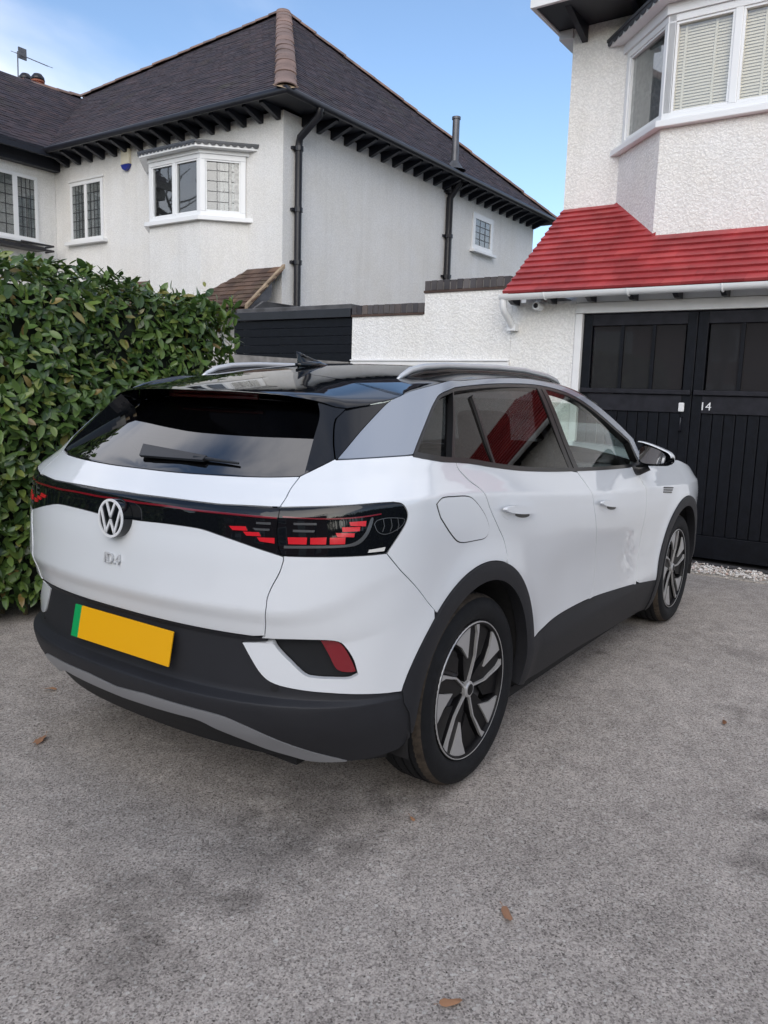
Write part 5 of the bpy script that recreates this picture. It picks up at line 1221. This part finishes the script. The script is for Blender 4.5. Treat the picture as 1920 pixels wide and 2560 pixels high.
# ---- doors, skirts, wings
bl=C_['belt']; sk=C_['skirt_top']; sF=DD['door_f'][0][0]; sR=DD['door_r'][0][0]; sK=DD['door_f'][-1][0]-.001
dF=X_([(1.80,1.086),(1.85,1.02),(1.872,.93),(1.885,.80),(1.885,.65),(1.865,.52),(1.835,.42)]); sFE=dF[-1][0]
fdc=dense(dF); aF0=math.pi-.06
fa=arch(FC,*FO,math.pi*.985,math.pi*.02,44)      # front arch, back to front
FE=X_([(3.30,.93)])[0]; FB=X_([(3.27,.80),(3.235,.72)])
FN=dense([FE]+X_([(3.42,.885)])+[(2.8,.85),(2.995,.83)])
fal=[p for p in fa if p[0]>X_([(3.0,.3)])[0][0] and p[1]<.70]
for sd in 'RL':
    t=CP_(); t.add([p for p in bl if sR<p[0]<sF]+C_['door_f'][:-1]+[(sK,.4905)]+rev([p for p in sk if p[0]<sK-.002])+arch_d[1:]+rev(C_['door_r'])[1:],sides=sd,off=.002,grid=(.04,.012)); rd=t.build('rear_door',M['paint'],car)
    t=CP_(); t.add([p for p in bl if p[0]>sF]+fdc+rev([p for p in sk if sK+.002<p[0]<sFE-.004])+[(sK,.4905)]+rev(C_['door_f'])[1:],sides=sd,off=.002,grid=(.04,.012)); fd=t.build('front_door',M['paint'],car)
    ft=dense(X_([(1.80,1.086),(2.05,1.100),(2.35,1.098),(2.65,1.080),(2.9,1.045),(3.12,.995)])+[FE],5)
    t=CP_(); t.add(ft[1:]+FB+rev(fa)+rev([p for p in sk if p[0]>sFE+.004])+rev(fdc)[1:],sides=sd,off=.002,grid=(.04,.012)); t.build('front_wing',M['paint'],car)
    t=CP_(); ro=arch(RC,*AO,aSk-.42,aLow+.0,60); ri=arch(RC,*AI,aSk-.42,aLow+.30,60)
    t.add(ro+[(.897,.44),(.905,.36)]+rev(ri),sides=sd,off=.009,thick=.055,gap=.001); t.build('arch_cladding',M['clad'],car)
    t=CP_(); fo=arch(FC,*FO,-.10,math.pi+.38,60); fi=arch(FC,*FI,-.10,math.pi+.42,60); t.add(fo+rev(fi),sides=sd,off=.009,thick=.055,gap=.001); t.build('arch_cladding',M['clad'],car)
    t=CP_(); t.add(sk+X_([(2.26,.37),(2.29,.30),(2.30,.188)])+rev([p for p in C_['skirt_bot'] if p[0]<X_([(2.2,.2)])[0][0]])+[(DD['skirt_bot'][0][0],.30)],sides=sd,off=.004,gap=.001,thick=.05); t.build('side_skirt',M['clad'],car)
    for nm,dr_,L_,sh in (('r',rd,DD['handle_r'],0),('f',fd,DD['handle_f'],0)):
        c=np.mean(L_,axis=0); e=.052; sl=-.36
        rec=[(c[0]+.045*math.cos(a)+.006,c[1]-.016+.030*math.sin(a)-.04*math.cos(a)*.36) for a in np.linspace(0,2*pi,24)[:-1]]
        t=CP_(); t.add(rec,sides=sd,off=.0026,thick=.001,gap=0); 
        hd_=t.build('handle_recess',M['under'] if False else M['paint'],dr_)
        g=CP_(); hl=[(c[0]+.046*math.cos(a),c[1]+.0155*math.sin(a)-.046*math.cos(a)*sl*-1*.36/.36) for a in np.linspace(0,2*pi,28)[:-1]]
        g.add(hl,sides=sd,off=lambda s,z,c=c:.030+0*s,thick=.016,gap=0,grid=(.02,.008)); ho=g.build('door_handle',M['paint'],dr_); 
        bv=ho.modifiers.new('bevel','BEVEL'); bv.width=.006; bv.segments=3; bv.limit_method='ANGLE'
        g=CP_(); dk=[(c[0]+.021*math.cos(a)+.018,c[1]-.026+.011*math.sin(a)-.021*math.cos(a)*.36) for a in np.linspace(0,2*pi,20)[:-1]]
        g.add(dk,sides=sd,off=.0045,thick=.001,gap=0); g.build('handle_shade',M['trim'],dr_)  # flat dark patch painting in the shade under the handle
    G_=np.array(DD['grille']); 
    for k in range(3):
        f0,f1=k/3+.04,(k+1)/3-.10; g=CP_(); lf=lambda f:tuple(G_[0]+(G_[3]-G_[0])*f); rt=lambda f:tuple(G_[1]+(G_[2]-G_[1])*f)
        g.add([lf(f0),rt(f0),rt(f1),lf(f1)],sides=sd,off=.006,thick=.004,gap=0); g.build('wing_vent',M['trim'],car)
# front end
t=CP_()
fpoly=FN+[(2.995,.34),(2.7,.33)]+X_([(3.25,.31),(3.16,.33)])+fal[:0]+rev(rev([p for p in fa if .33<p[1]<.70 and p[0]>2.05]))[::-1]+rev(FB)
for sd in 'RL': t.add(fpoly,sides=sd,off=.002)
t.build('front_bumper',M['paint'],car)
t=CP_()
for sd in 'RL': t.add(X_([(3.17,.33),(3.30,.305)])+[(2.7,.327),(2.995,.338),(2.995,.19),(2.7,.18)]+X_([(3.15,.19)]),sides=sd,off=.003)
t.build('front_lip',M['clad'],car)
for sd in 'RL':
    t=CP_(); t.add(X_([(3.30,.83),(3.42,.845)])+[(2.80,.80),(2.82,.76),(2.66,.73)]+X_([(3.33,.74)]),sides=sd,off=.005,gap=0); t.build('headlight',M['gloss'],car)
def loft(rows,name,mat,parent,smooth=True):
    n=len(rows[0]); vs=[q for r_ in rows for q in r_]; fs=[]
    for i in range(len(rows)-1):
        for j in range(n-1): fs.append((i*n+j,i*n+j+1,(i+1)*n+j+1,(i+1)*n+j))
    b=MB(); b.add(vs,fs); o=obj(name,b,mat,parent,smooth=smooth); fixn(o); return o
# bonnet
rows=[]
hz_=lambda s:float(np.interp(s,[q[0] for q in ft]+[q[0] for q in FN[1:]],[q[1] for q in ft]+[q[1] for q in FN[1:]]))
for s in np.r_[np.linspace(ft[3][0],2.0,9)[:-1],np.linspace(2.0,2.99,26)]:
    e=P(s,hz_(s)); e=e+frame(np.array([s]),np.array([hz_(s)]),P)[0]*-.001; r_=[]
    for k in range(-12,13):
        u=k/12; crown=(.075*(1-abs(u)**2.6))*min(1,(abs(e[1])/.5)); back=0
        r_.append((e[0]+(.20*(1-u*u)*max(0,1-max(0,s-1.7)/.7)),e[1]*-u,e[2]+crown))
    rows.append(r_)
loft(rows,'bonnet',M['paint'],car)
# windscreen
rows=[]
sW=min(C_['arc_hi'],key=lambda p:abs(P(*p)[0]-1.47))[0]; ap=[p for p in C_['arc_hi'] if p[0]>=sW]+tail_[1:2]
for s,z in ap:
    e=P(s,z); r_=[]
    k0=max(0,(1.4903-z)/.39)
    for k in range(-10,11):
        u=k/10; r_.append((e[0]+(.10+.16*k0)*(1-u*u),e[1]*-u,e[2]+.03*(1-u*u)*(1-k0)))
    rows.append(r_)
loft(rows,'windscreen',M['glassfront'],car)
# ---- roof with spoiler: a dome inside the edge line
edge=[(0.0,1.4338)]+[p for p in C_['spoil_edge'] if p[0]>.01]+[(SE[-1][0]+.07,1.4025),FN_[-1],(FN_[-1][0]+.025,FN_[-1][1]+.007)]+[p for p in C_['arc_hi'] if FN_[-1][0]+.045<p[0]<=sW]
zc_=pchip([(-.7,1.40),(-.55,1.436),(-.3,1.485),(.1,1.545),(.45,1.574),(.8,1.582),(1.1,1.576),(1.35,1.555),(1.6,1.51)])
def roofpt(s,ze_,rho,side=-1):
    e=P(s,ze_); n=frame(np.array([s]),np.array([ze_]),P)[0]
    ws=float(sst(s,.36,.70))
    e=e+n*np.array([1,1,0])*(.012*(1-ws)+.001)
    sp=np.array([max(e[0]+.30*(1-ws),-.12) if s<1 else e[0],0])
    sp[0]=min(sp[0],1.5)
    x=sp[0]+(e[0]-sp[0])*rho; y=(e[1])*rho
    top=float(zc_(x))-.040*(abs(y)/.60)**2.2
    base_=e[2]
    hs=(1-rho**6)**.5; hr=1-max(0,(rho-.93)/.07)**2 if rho>.93 else 1
    # rear: follow the crown line right to the lip; sides: roll over to the edge
    z_s=base_+(top-base_)*hs; z_r=(top)*(hr)+base_*(1-hr)
    z_=z_r*(1-ws)+z_s*ws
    return (x,y if side==-1 else -y,z_)
rh=[0,.2,.4,.55,.7,.8,.87,.92,.95,.97,.985,.995,1.0]
for nm,cond in (('roof',lambda s:s>=.715),('spoiler',lambda s:s<=.745)):
    b=MB()
    for side in (-1,1):
        E_=[p for p in edge if cond(p[0])]
        rows=[[roofpt(s,z,r,side) for r in rh] for s,z in E_]
        n=len(rh); vs=[q for r_ in rows for q in r_]; fs=[]
        for i in range(len(rows)-1):
            for j in range(n-1):
                f=(i*n+j,i*n+j+1,(i+1)*n+j+1,(i+1)*n+j); fs.append(f)
        b.add(vs,fs)
        if nm=='spoiler':
            # underside back to the top of the glass
            E2=[p for p in E_ if p[0]<=.50]; up=[roofpt(s,z,1.0,side) for s,z in E2]; dn=[]
            for s,z in E2:
                q=Pg(min(s,.45),1.408-.03*min(1,s/.45)**2); dn.append((q[0]+.01,q[1] if side==-1 else -q[1],q[2]+.004))
            m=len(up); b.add(up+dn,[(i,i+1,m+i+1,m+i) for i in range(m-1)])
    o=obj(nm,b,M['gloss'],car,smooth=True)
    bm=bmesh.new(); bm.from_mesh(o.data); bmesh.ops.remove_doubles(bm,verts=bm.verts,dist=.0008); bmesh.ops.recalc_face_normals(bm,faces=bm.faces); bm.to_mesh(o.data); bm.free()
    o.data.polygons.foreach_set('use_smooth',[True]*len(o.data.polygons))
    o.data.set_sharp_from_angle(angle=R(60))
    if nm=='spoiler': spo=o
b=MB(); pts=[]
for u in np.linspace(-.23,.23,11): 
    q=Pg_at(u,1.408,.0); pts.append((q.x-.045,u,1.414))
b.tube(pts,.008,8); obj('brake_light',b,M['brakered'],spo,smooth=True)
# roof rails
for sd in (-1,1):
    P_=[(-.035,1.492),(.0,1.508),(.055,1.530),(.15,1.547),(.315,1.559),(.43,1.562),(.77,1.571),(1.06,1.570),(1.34,1.553),(1.47,1.533),(1.52,1.512)]
    P_=[(x,.525*sd,z) for x,z in P_]
    b=MB(); b.tube(P_,[.004,.010]+[.0135]*(len(P_)-4)+[.010,.004],10); o=obj('roof_rail',b,M['railmat'],car,smooth=True)
    b=MB(); b.tube([(x,y,z-.022) for x,y,z in P_[1:-1]],.013,8); obj('rail_foot',b,M['gloss'],o,smooth=True)
# shark fin
def fin():
    st=[(-.005,.006,.000),(.02,.020,.068),(.045,.028,.060),(.08,.032,.043),(.12,.030,.026),(.16,.022,.013),(.19,.008,.003)]
    rows=[]
    for x,w_,h in st:
        r_=[]
        for k in range(9):
            a=pi*k/8; y=math.cos(a)*w_*(1 if k in(0,8) else .62 if k in (1,7) else .3); z=math.sin(a)**.8*h if h else 0
            r_.append((.02+x-(.03*(z/.056)**1.5 if h>.04 else 0),y,float(zc_(.02+x))+z-.004))
        rows.append(r_)
    return rows
loft(fin(),'roof_aerial',M['gloss'],car)
b=MB(); b.lathe([(0,.0),(.05,.0),(.052,.012),(.036,.022),(0,.026)],(.10,0,float(zc_(.1))-.004),'z',20); b.v=[(x if True else 0,y*.7,z) for x,y,z in [((v[0]-.10)*1.9+.10,v[1],v[2]) for v in b.v]]; obj('aerial_base',b,M['gloss'],car,smooth=True)
# ---- mirrors
for sd in (-1,1):
    mir=lambda f:[(x,y*-sd,z) for x,y,z in f]
    low=cap_=None; NV=15; K=26
    def sec(v,grow=0):
        # section at outward fraction v: flat rear face, rounded front
        e=max(0,(v-.86)/.14); sh=math.sqrt(max(0,1-e*e))*.999+.001
        zt=1.236-.070*v**1.15-.012*(1-v)**4; zb=1.094+.010*v; zm=(zt+zb)/2; hh=(zt-zb)/2*(.35+.65*sh)+grow; d=(.125-.035*v)*(.55+.45*sh)+grow
        y=-.880-.185*v; xb=1.770+.02*v; out=[]
        for k in range(K+1):
            a=math.pi*k/K; out.append((xb-grow*.5+d*abs(math.sin(a))**.7,y,zm+hh*math.copysign(abs(math.cos(a))**.6,math.cos(a))))
        return out
    V_=[0,.08,.2,.35,.5,.65,.78,.86,.91,.95,.98,1.0]
    rows=[mir(sec(v)) for v in V_]; low=loft(rows,'door_mirror',M['gloss'],car)
    bm=bmesh.new(); bm.from_mesh(low.data); bmesh.ops.holes_fill(bm,edges=[e for e in bm.edges if e.is_boundary],sides=0); bmesh.ops.recalc_face_normals(bm,faces=bm.faces); bm.to_mesh(low.data); bm.free(); low.data.set_sharp_from_angle(angle=R(45))
    rows=[mir([q for q in sec(v,.004)[:int(K*.58)]]) for v in [.04]+V_[1:]]; rows=[[(r_[0][0]-.012,r_[0][1],r_[0][2]-.002)]+r_ for r_ in rows]
    cap=loft(rows,'mirror_cap',M['paint'],low); sm=cap.modifiers.new('solid','SOLIDIFY'); sm.thickness=.003; sm.offset=-1
    gv=[]
    for a in np.linspace(0,2*pi,29)[:-1]:
        v=.46+.37*math.copysign(abs(math.cos(a))**.6,math.cos(a)); q=sec(v); zt,zb=q[0][2],q[-1][2]; gv.append((q[0][0]-.0015,q[0][1],(zt+zb)/2+(zt-zb)*.40*math.copysign(abs(math.sin(a))**.6,math.sin(a))))
    b=MB(); b.add(mir(gv),[tuple(range(28))]); obj('mirror_glass',b,M['mirror'],low)
    b=MB(); b.tube(mir([(1.80,-.84,1.075),(1.82,-.885,1.072),(1.835,-.925,1.10)]),[.040,.034,.036],12); obj('mirror_arm',b,M['trim'],low,smooth=True)
# ---- wheels
def wheel(cx,side,name):
    w_=bpy.data.objects.new(name,None); COL.objects.link(w_); w_.parent=car; ORG[w_.name]=Vector((0,0,0))
    c=Vector((cx,0,.3615)); Y=lambda h:side*(.778+h)     # h: outward from the wheel's middle
    n=160
    prof=[(.262,.095),(.272,.104),(.290,.113),(.315,.1165),(.334,.110),(.347,.098),(.354,.086),(.3595,.068),(.3605,.050),(.3535,.0495),(.3535,.040),(.3612,.0395),(.3615,.012),(.354,.0115),(.354,.003),(.3615,.0025),(.3615,-.028),(.354,-.0285),(.354,-.038),(.3605,-.0385),(.359,-.068),(.347,-.098),(.315,-.1165),(.29,-.113),(.262,-.095)]
    b=MB(); vs=[];fs=[]; m=len(prof)
    for k in range(n):
        a=2*pi*k/n
        for i,(r,h) in enumerate(prof):
            rr=r
            if i in (6,7) and k%2==0: rr-=.0045
            if i in (19,20) and k%2==0: rr-=.0045
            vs.append((cx+rr*math.cos(a),Y(h),c.z+rr*math.sin(a)))
    mats=[]
    for k in range(n):
        k2=(k+1)%n
        for i in range(m-1):
            fs.append((k*m+i,k2*m+i,k2*m+i+1,k*m+i+1)); mats.append(1 if 5<=i<=6 else 0)
    b.add(vs,fs); ty=obj('tyre',b,[M['rubber'],M['dust']],w_,smooth=True); ty.data.polygons.foreach_set('material_index',mats); fixn(ty); ty.data.set_sharp_from_angle(angle=R(50))
    prof=[(.262,.098),(.2565,.104),(.250,.104),(.2445,.098),(.243,.085),(.232,-.10),(.262,-.098)]
    b=MB(); b.lathe([(r,side*(.778+h)) for r,h in prof],(cx,0,c.z),'y',64); o=obj('rim_barrel',b,M['rimblack'],w_,smooth=True,auto=40); fixn(o)
    b=MB(); b.lathe([(.2590,side*(.778+.1010)),(.2570,side*(.778+.1050)),(.2552,side*(.778+.1050)),(.2540,side*(.778+.1040))],(cx,0,c.z),'y',72); o=obj('rim_edge',b,M['rimsilver'],w_,smooth=True); fixn(o)
    def pt(r,deg,h):
        a=R(deg) if side==-1 else R(180-deg)
        if side==1: a=R(180-deg)
        return (cx+r*math.cos(a),Y(h),c.z+r*math.sin(a))
    b=MB(); b.lathe([(0,side*.80),(.242,side*.80)],(cx,0,c.z),'y',48); obj('brake_backing',b,M['under'],w_)
    b=MB(); b.lathe([(.06,side*.835),(.165,side*.835),(.165,side*.822)],(cx,0,c.z),'y',40); obj('brake_disc',b,M['greymetal'],w_,smooth=True,auto=40)
    def plate_(b,pts,h0,h1):
        n_=len(pts); vs=[pt(r,d,h0(r) if callable(h0) else h0) for r,d in pts]+[pt(r,d,(h1(r) if callable(h1) else h1)) for r,d in pts]
        b.add(vs,[tuple(range(n_)),tuple(range(2*n_-1,n_-1,-1))]+[(i,(i+1)%n_,(i+1)%n_+n_,i+n_) for i in range(n_)])
    hub=lambda r:.083+.014*min(1,r/.22)
    for k in range(5):
        al=82-72*k
        b=MB(); plate_(b,[(.03,al-26),(.09,al-15),(.16,al-9),(.243,al-3),(.245,al+12),(.245,al+41),(.20,al+34),(.15,al+26),(.09,al+30),(.03,al+34)],lambda r:hub(r)-.006,lambda r:hub(r)-.03); o=obj('spoke',b,M['rimblack'],w_); fixn(o)
        # bright machined edge of the spoke
        path=[(.024,al+1),(.075,al-8),(.125,al-9),(.165,al-5),(.215,al-2.5),(.248,al+.5)]; wd=[.009,.0065,.0065,.009,.012,.026]
        pts=[(r,d+math.degrees(q/2/r)) for (r,d),q in zip(path,wd)]+[(r,d-math.degrees(q/2/r)) for (r,d),q in zip(path,wd)][::-1]
        b=MB(); plate_(b,pts,lambda r:hub(r)+.0035,lambda r:hub(r)-.012); o=obj('spoke_edge',b,M['rimsilver'],w_); fixn(o)
        b=MB(); plate_(b,[(.249,al+13),(.249,al+22),(.249,al+31),(.249,al+40),(.195,al+31),(.125,al+17),(.195,al+14.5)],lambda r:hub(r)+.0015,lambda r:hub(r)-.014); o=obj('spoke_plate',b,M['rimsilver'],w_); fixn(o)
        b=MB(); plate_(b,[(.243,al+42),(.243,al+55),(.243,al+66),(.16,al+58),(.10,al+50),(.15,al+36)],lambda r:hub(r)-.012,lambda r:hub(r)-.022); o=obj('aero_insert',b,M['rimblack'],w_); fixn(o)
    b=MB(); b.lathe([(0,side*(.778+.098)),(.026,side*(.778+.097)),(.031,side*(.778+.092)),(.033,side*(.778+.06))],(cx,0,c.z),'y',28); o=obj('hub_cap',b,M['rimsilver'],w_,smooth=True,auto=40); fixn(o)
    b=MB(); b.lathe([(.0,side*(.778+.0985)),(.021,side*(.778+.0978))],(cx,0,c.z),'y',24); h_=obj('hub_disc',b,M['rimblack'],w_)
    return w_
for cx in (0.0,2.771):
    for side in (-1,1): wheel(cx,side,'wheel')
# wheel housings, floor, inner body
for c in (RC,FC):
    for sd in (-1,1):
        b=MB(); vs=[];fs=[];n=28
        for k in range(n+1):
            a=-.25+(pi+.5)*k/n
            for y in (.90,.52): vs.append((c[0]+.435*math.cos(a),sd*y,c[1]+.435*math.sin(a)))
        for k in range(n): fs.append((2*k,2*k+1,2*k+3,2*k+2))
        m=len(vs); vs.append((c[0],sd*.52,c[1])); 
        for k in range(n): fs.append((2*k+1,2*k+3,m))
        b.add(vs,fs); obj('wheel_housing',b,M['under'],car)
b=MB(); b.box(-.45,3.35,-.50,.50,.17,.21); b.box(.45,2.25,-.82,.82,.175,.215); b.box(-.66,-.46,-.60,.60,.235,.26); obj('underfloor',b,M['under'],car)
def shell():
    m=MB(); ss=np.linspace(.0,2.98,150); zz=np.linspace(.24,1.07,32); S,Z=np.meshgrid(ss,zz); p=P(S,Z)-Nrm(S,Z)*.030
    # stay below glass
    for sd in (1,-1):
        q=p*np.array([1,sd,1]); k=len(m.v); m.v+= [tuple(v) for v in q.reshape(-1,3)]; w_=len(ss)
        for i in range(len(zz)-1):
            for j in range(w_-1):
                c=p[i:i+2,j:j+2].mean((0,1)); bad=False
                for cc in (RC,FC):
                    if math.hypot(c[0]-cc[0],c[2]-cc[1])<.455 and abs(c[1])>.5: bad=True
                if not bad:
                    f=(k+i*w_+j,k+i*w_+j+1,k+(i+1)*w_+j+1,k+(i+1)*w_+j); m.f.append(f)
    return m
obj('inner_body',shell(),M['under'],car,smooth=True)
# upper rear inner (boot area) kept dark behind the rear glass
b=MB(); b.box(-.60,.25,-.62,.62,.60,1.06); b.box(.25,2.0,-.80,.80,.215,.40); obj('cabin_floor',b,M['cabin'],car)
rows=[]
for x in (-.2,.0,.3,.6,.9,1.2): rows.append([(x,y,float(zc_(x))-.045-.05*(abs(y)/.6)**2) for y in np.linspace(-.58,.58,9)])
o=loft(rows,'headliner',M['headliner'],car)
for sd in (-1,1):
    b=MB(); b.box(.98,1.03,sd*.66,sd*.78,.40,1.45) if False else b.prism([(1.02,sd*.80,.5),(1.14,sd*.80,.5),(.98,sd*.69,1.44),(.90,sd*.69,1.44)],(0,-sd*.04,0)); obj('pillar_lining',b,M['headliner'],car)
def seat(x,y,w_=.50):
    t=MB()
    def rb(cx,cy,cz,sx,sy,sz,tilt):
        vs=[]; K=10
        rows=[]
        for i in range(K+1):
            a=pi*(i/K)-pi/2; rz=math.copysign(abs(math.sin(a))**.35,math.sin(a)); rr=abs(math.cos(a))**.35
            r_=[]
            for j in range(17):
                b_=2*pi*j/16; ex=math.copysign(abs(math.cos(b_))**.5,math.cos(b_))*rr*sx; ey=math.copysign(abs(math.sin(b_))**.5,math.sin(b_))*rr*sy
                r_.append((cx+ex-rz*sz*math.tan(tilt),cy+ey,cz+rz*sz))
            rows.append(r_)
        n=17; k=0; vs=[q for r_ in rows for q in r_]; fs=[(i*n+j,i*n+j+1,(i+1)*n+j+1,(i+1)*n+j) for i in range(K) for j in range(n-1)]
        t.add(vs,fs)
    rb(x+.22,y,.62,.26,w_/2,.09,0); rb(x-.06,y,.92,.075,w_/2*.95,.30,.30); rb(x-.20,y,1.28,.055,.13,.095,.25)
    o=obj('seat',t,M['seat'],car,smooth=True); fixn(o)
for y in (-.40,.40): seat(1.12,y)
for y in (-.42,.0,.42): seat(.28,y,.42)
b=MB(); b.prism([(1.62,-.80,.62),(1.62,-.80,1.02),(1.78,-.80,1.075),(2.2,-.80,1.06),(2.2,-.80,.62)],(0,1.6,0)); obj('dashboard',b,M['cabin'],car,bevel=.03)
b=MB(); cs_=[]
for k in range(36):
    a=2*pi*k/36; cs_.append((1.50+.19*math.sin(a)*.38,-.40+.19*math.cos(a),.98+.19*math.sin(a)*.92))
b.tube(cs_,.015,8,closed=True); b.tube([(1.50,-.40,.98),(1.70,-.40,.92)],.05,10); b.tube([(1.50,-.58,.98),(1.50,-.22,.98)],.014,6); obj('steering_wheel',b,M['trim'],car,smooth=True)
# ================================================================= ACROSS THE STREET (behind the photographer, seen in glass and paint)
def bare_tree(x,y,h,seed,label):
    t=thing('bare_tree',label,'tree',(x,y,0),'bare street trees'); r=random.Random(seed); tr=MB(); cr_=MB()
    def grow(p,d,l,rad,depth,mb):
        d=d.normalized(); n=3; pts=[p]; q=p
        for k in range(n):
            d=(d+Vector((r.gauss(0,.12),r.gauss(0,.12),r.gauss(.03,.08)))).normalized(); q=q+d*l/n; pts.append(q)
        mb.tube(pts,[rad*(1-.35*k/n) for k in range(n+1)],5 if depth<2 else 3,cap=False)
        if depth>=5: return
        for k in range(3 if depth<4 else 2):
            a=Vector((r.gauss(0,1),r.gauss(0,1),r.gauss(.25,.6))); a=(a-d*a.dot(d)).normalized()
            grow(pts[r.choice([2,3])] if k else pts[-1],d*r.uniform(.5,1.0)+a*r.uniform(.45,.85),l*r.uniform(.62,.82),rad*.6,depth+1,cr_)
    grow(Vector((x,y,0)),Vector((0,0,1)),h*.30,h*.018,0,tr)
    obj('trunk',tr,M['bark'],t,smooth=True); obj('crown',cr_,M['bark'],t)
M['bark']=simple('grey_bark',(.055,.045,.036),.9,var=.3,vscale=12)
bare_tree(-15.0,3.5,9.5,1,'tall bare tree across the street, only reflected in the windows')
bare_tree(-14.0,-6.5,8.5,2,'bare tree across the street opposite the garage, only reflected')
bare_tree(-8.5,18.5,15,3,'bare tree across the street opposite the hipped house, only reflected')
oh=thing('street_house','brick house across the street, only reflected in glass and paint','house',(-26,-2,0))
M['brick']=simple('red_brick_far',(.20,.09,.06),.9,var=.3,vscale=3)
b=MB(); b.box(-32,-24,-16,14,0,5.0); obj('wall',b,M['brick'],oh)
b=MB(); b.add([(-32.5,-16.5,5),(-23.5,-16.5,5),(-23.5,14.5,5),(-32.5,14.5,5),(-28,-12,8.6),(-28,10,8.6)],[(1,2,5,4),(3,0,4,5),(0,1,4),(2,3,5),(3,2,1,0)]); obj('roof',b,M['darktile'],oh)
for y in (-13,-8.5,-4,.5,5,9.5):
    for z in (.9,3.2):
        b=MB(); b.box(-24.0,-23.95,y,y+1.8,z,z+1.3); f=obj('window',b,M['upvc'],oh); b=MB(); b.box(-23.95,-23.94,y+.08,y+1.72,z+.08,z+1.22); obj('pane',b,M['pane'],f)
hg=thing('garden_hedge','clipped hedge along the street edge of the drive, only reflected','hedge',(-8.6,2,0))
def rough_hedge(x0,x1,y0,y1,h,n,seed):
    r=random.Random(seed); m=MB()
    for i in range(n):
        f=r.random(); x=r.uniform(x0,x1); y=r.uniform(y0,y1); z=r.uniform(.05,h)
        k=r.randrange(3)
        if k==0: x=x1-abs(r.gauss(0,.05))
        elif k==1: z=h-abs(r.gauss(0,.05))
        else: y=r.choice((y0,y1))+r.gauss(0,.05)
        vs,fs=leaf_geo(r); q=Matrix.Rotation(r.uniform(0,6.28),3,'Z')@Matrix.Rotation(r.uniform(-.9,.9),3,'Y')@Matrix.Rotation(r.uniform(-.9,.9),3,'X')
        m.add([q@Vector(v)*1.6+Vector((x,y,z)) for v in vs],fs)
    return m
b=MB(); b.box(-8.9,-8.3,2.7,9.0,0,1.5); obj('inner_growth',b,M['hedgecore'],hg)
obj('foliage',rough_hedge(-9.0,-8.2,2.6,9.1,1.6,1800,4),M['leaf'],hg,smooth=True,kind='stuff')
bh=thing('shade_hedge','dark clipped hedge out of view, added to darken the right flank of the car','hedge',(0,-5.4,0))  # unseen hedge added to cut the light on the car's flank and skirts
b=MB(); b.box(-7.5,4.3,-6.0,-5.2,0,1.75); obj('inner_growth',b,M['hedgecore'],bh)
def rough2():
    r=random.Random(9); m=MB()
    for i in range(3200):
        x=r.uniform(-7.6,4.3); z=r.uniform(.05,1.85); y=-5.1-abs(r.gauss(0,.07)); 
        if r.random()<.3: z=1.8-abs(r.gauss(0,.05)); y=r.uniform(-6.0,-5.1)
        vs,fs=leaf_geo(r); q=Matrix.Rotation(r.uniform(0,6.28),3,'Z')@Matrix.Rotation(r.uniform(-.9,.9),3,'Y')@Matrix.Rotation(r.uniform(-.9,.9),3,'X')
        m.add([q@Vector(v)*1.7+Vector((x,y,z)) for v in vs],fs)
    return m
obj('foliage',rough2(),M['leaf'],bh,smooth=True,kind='stuff')
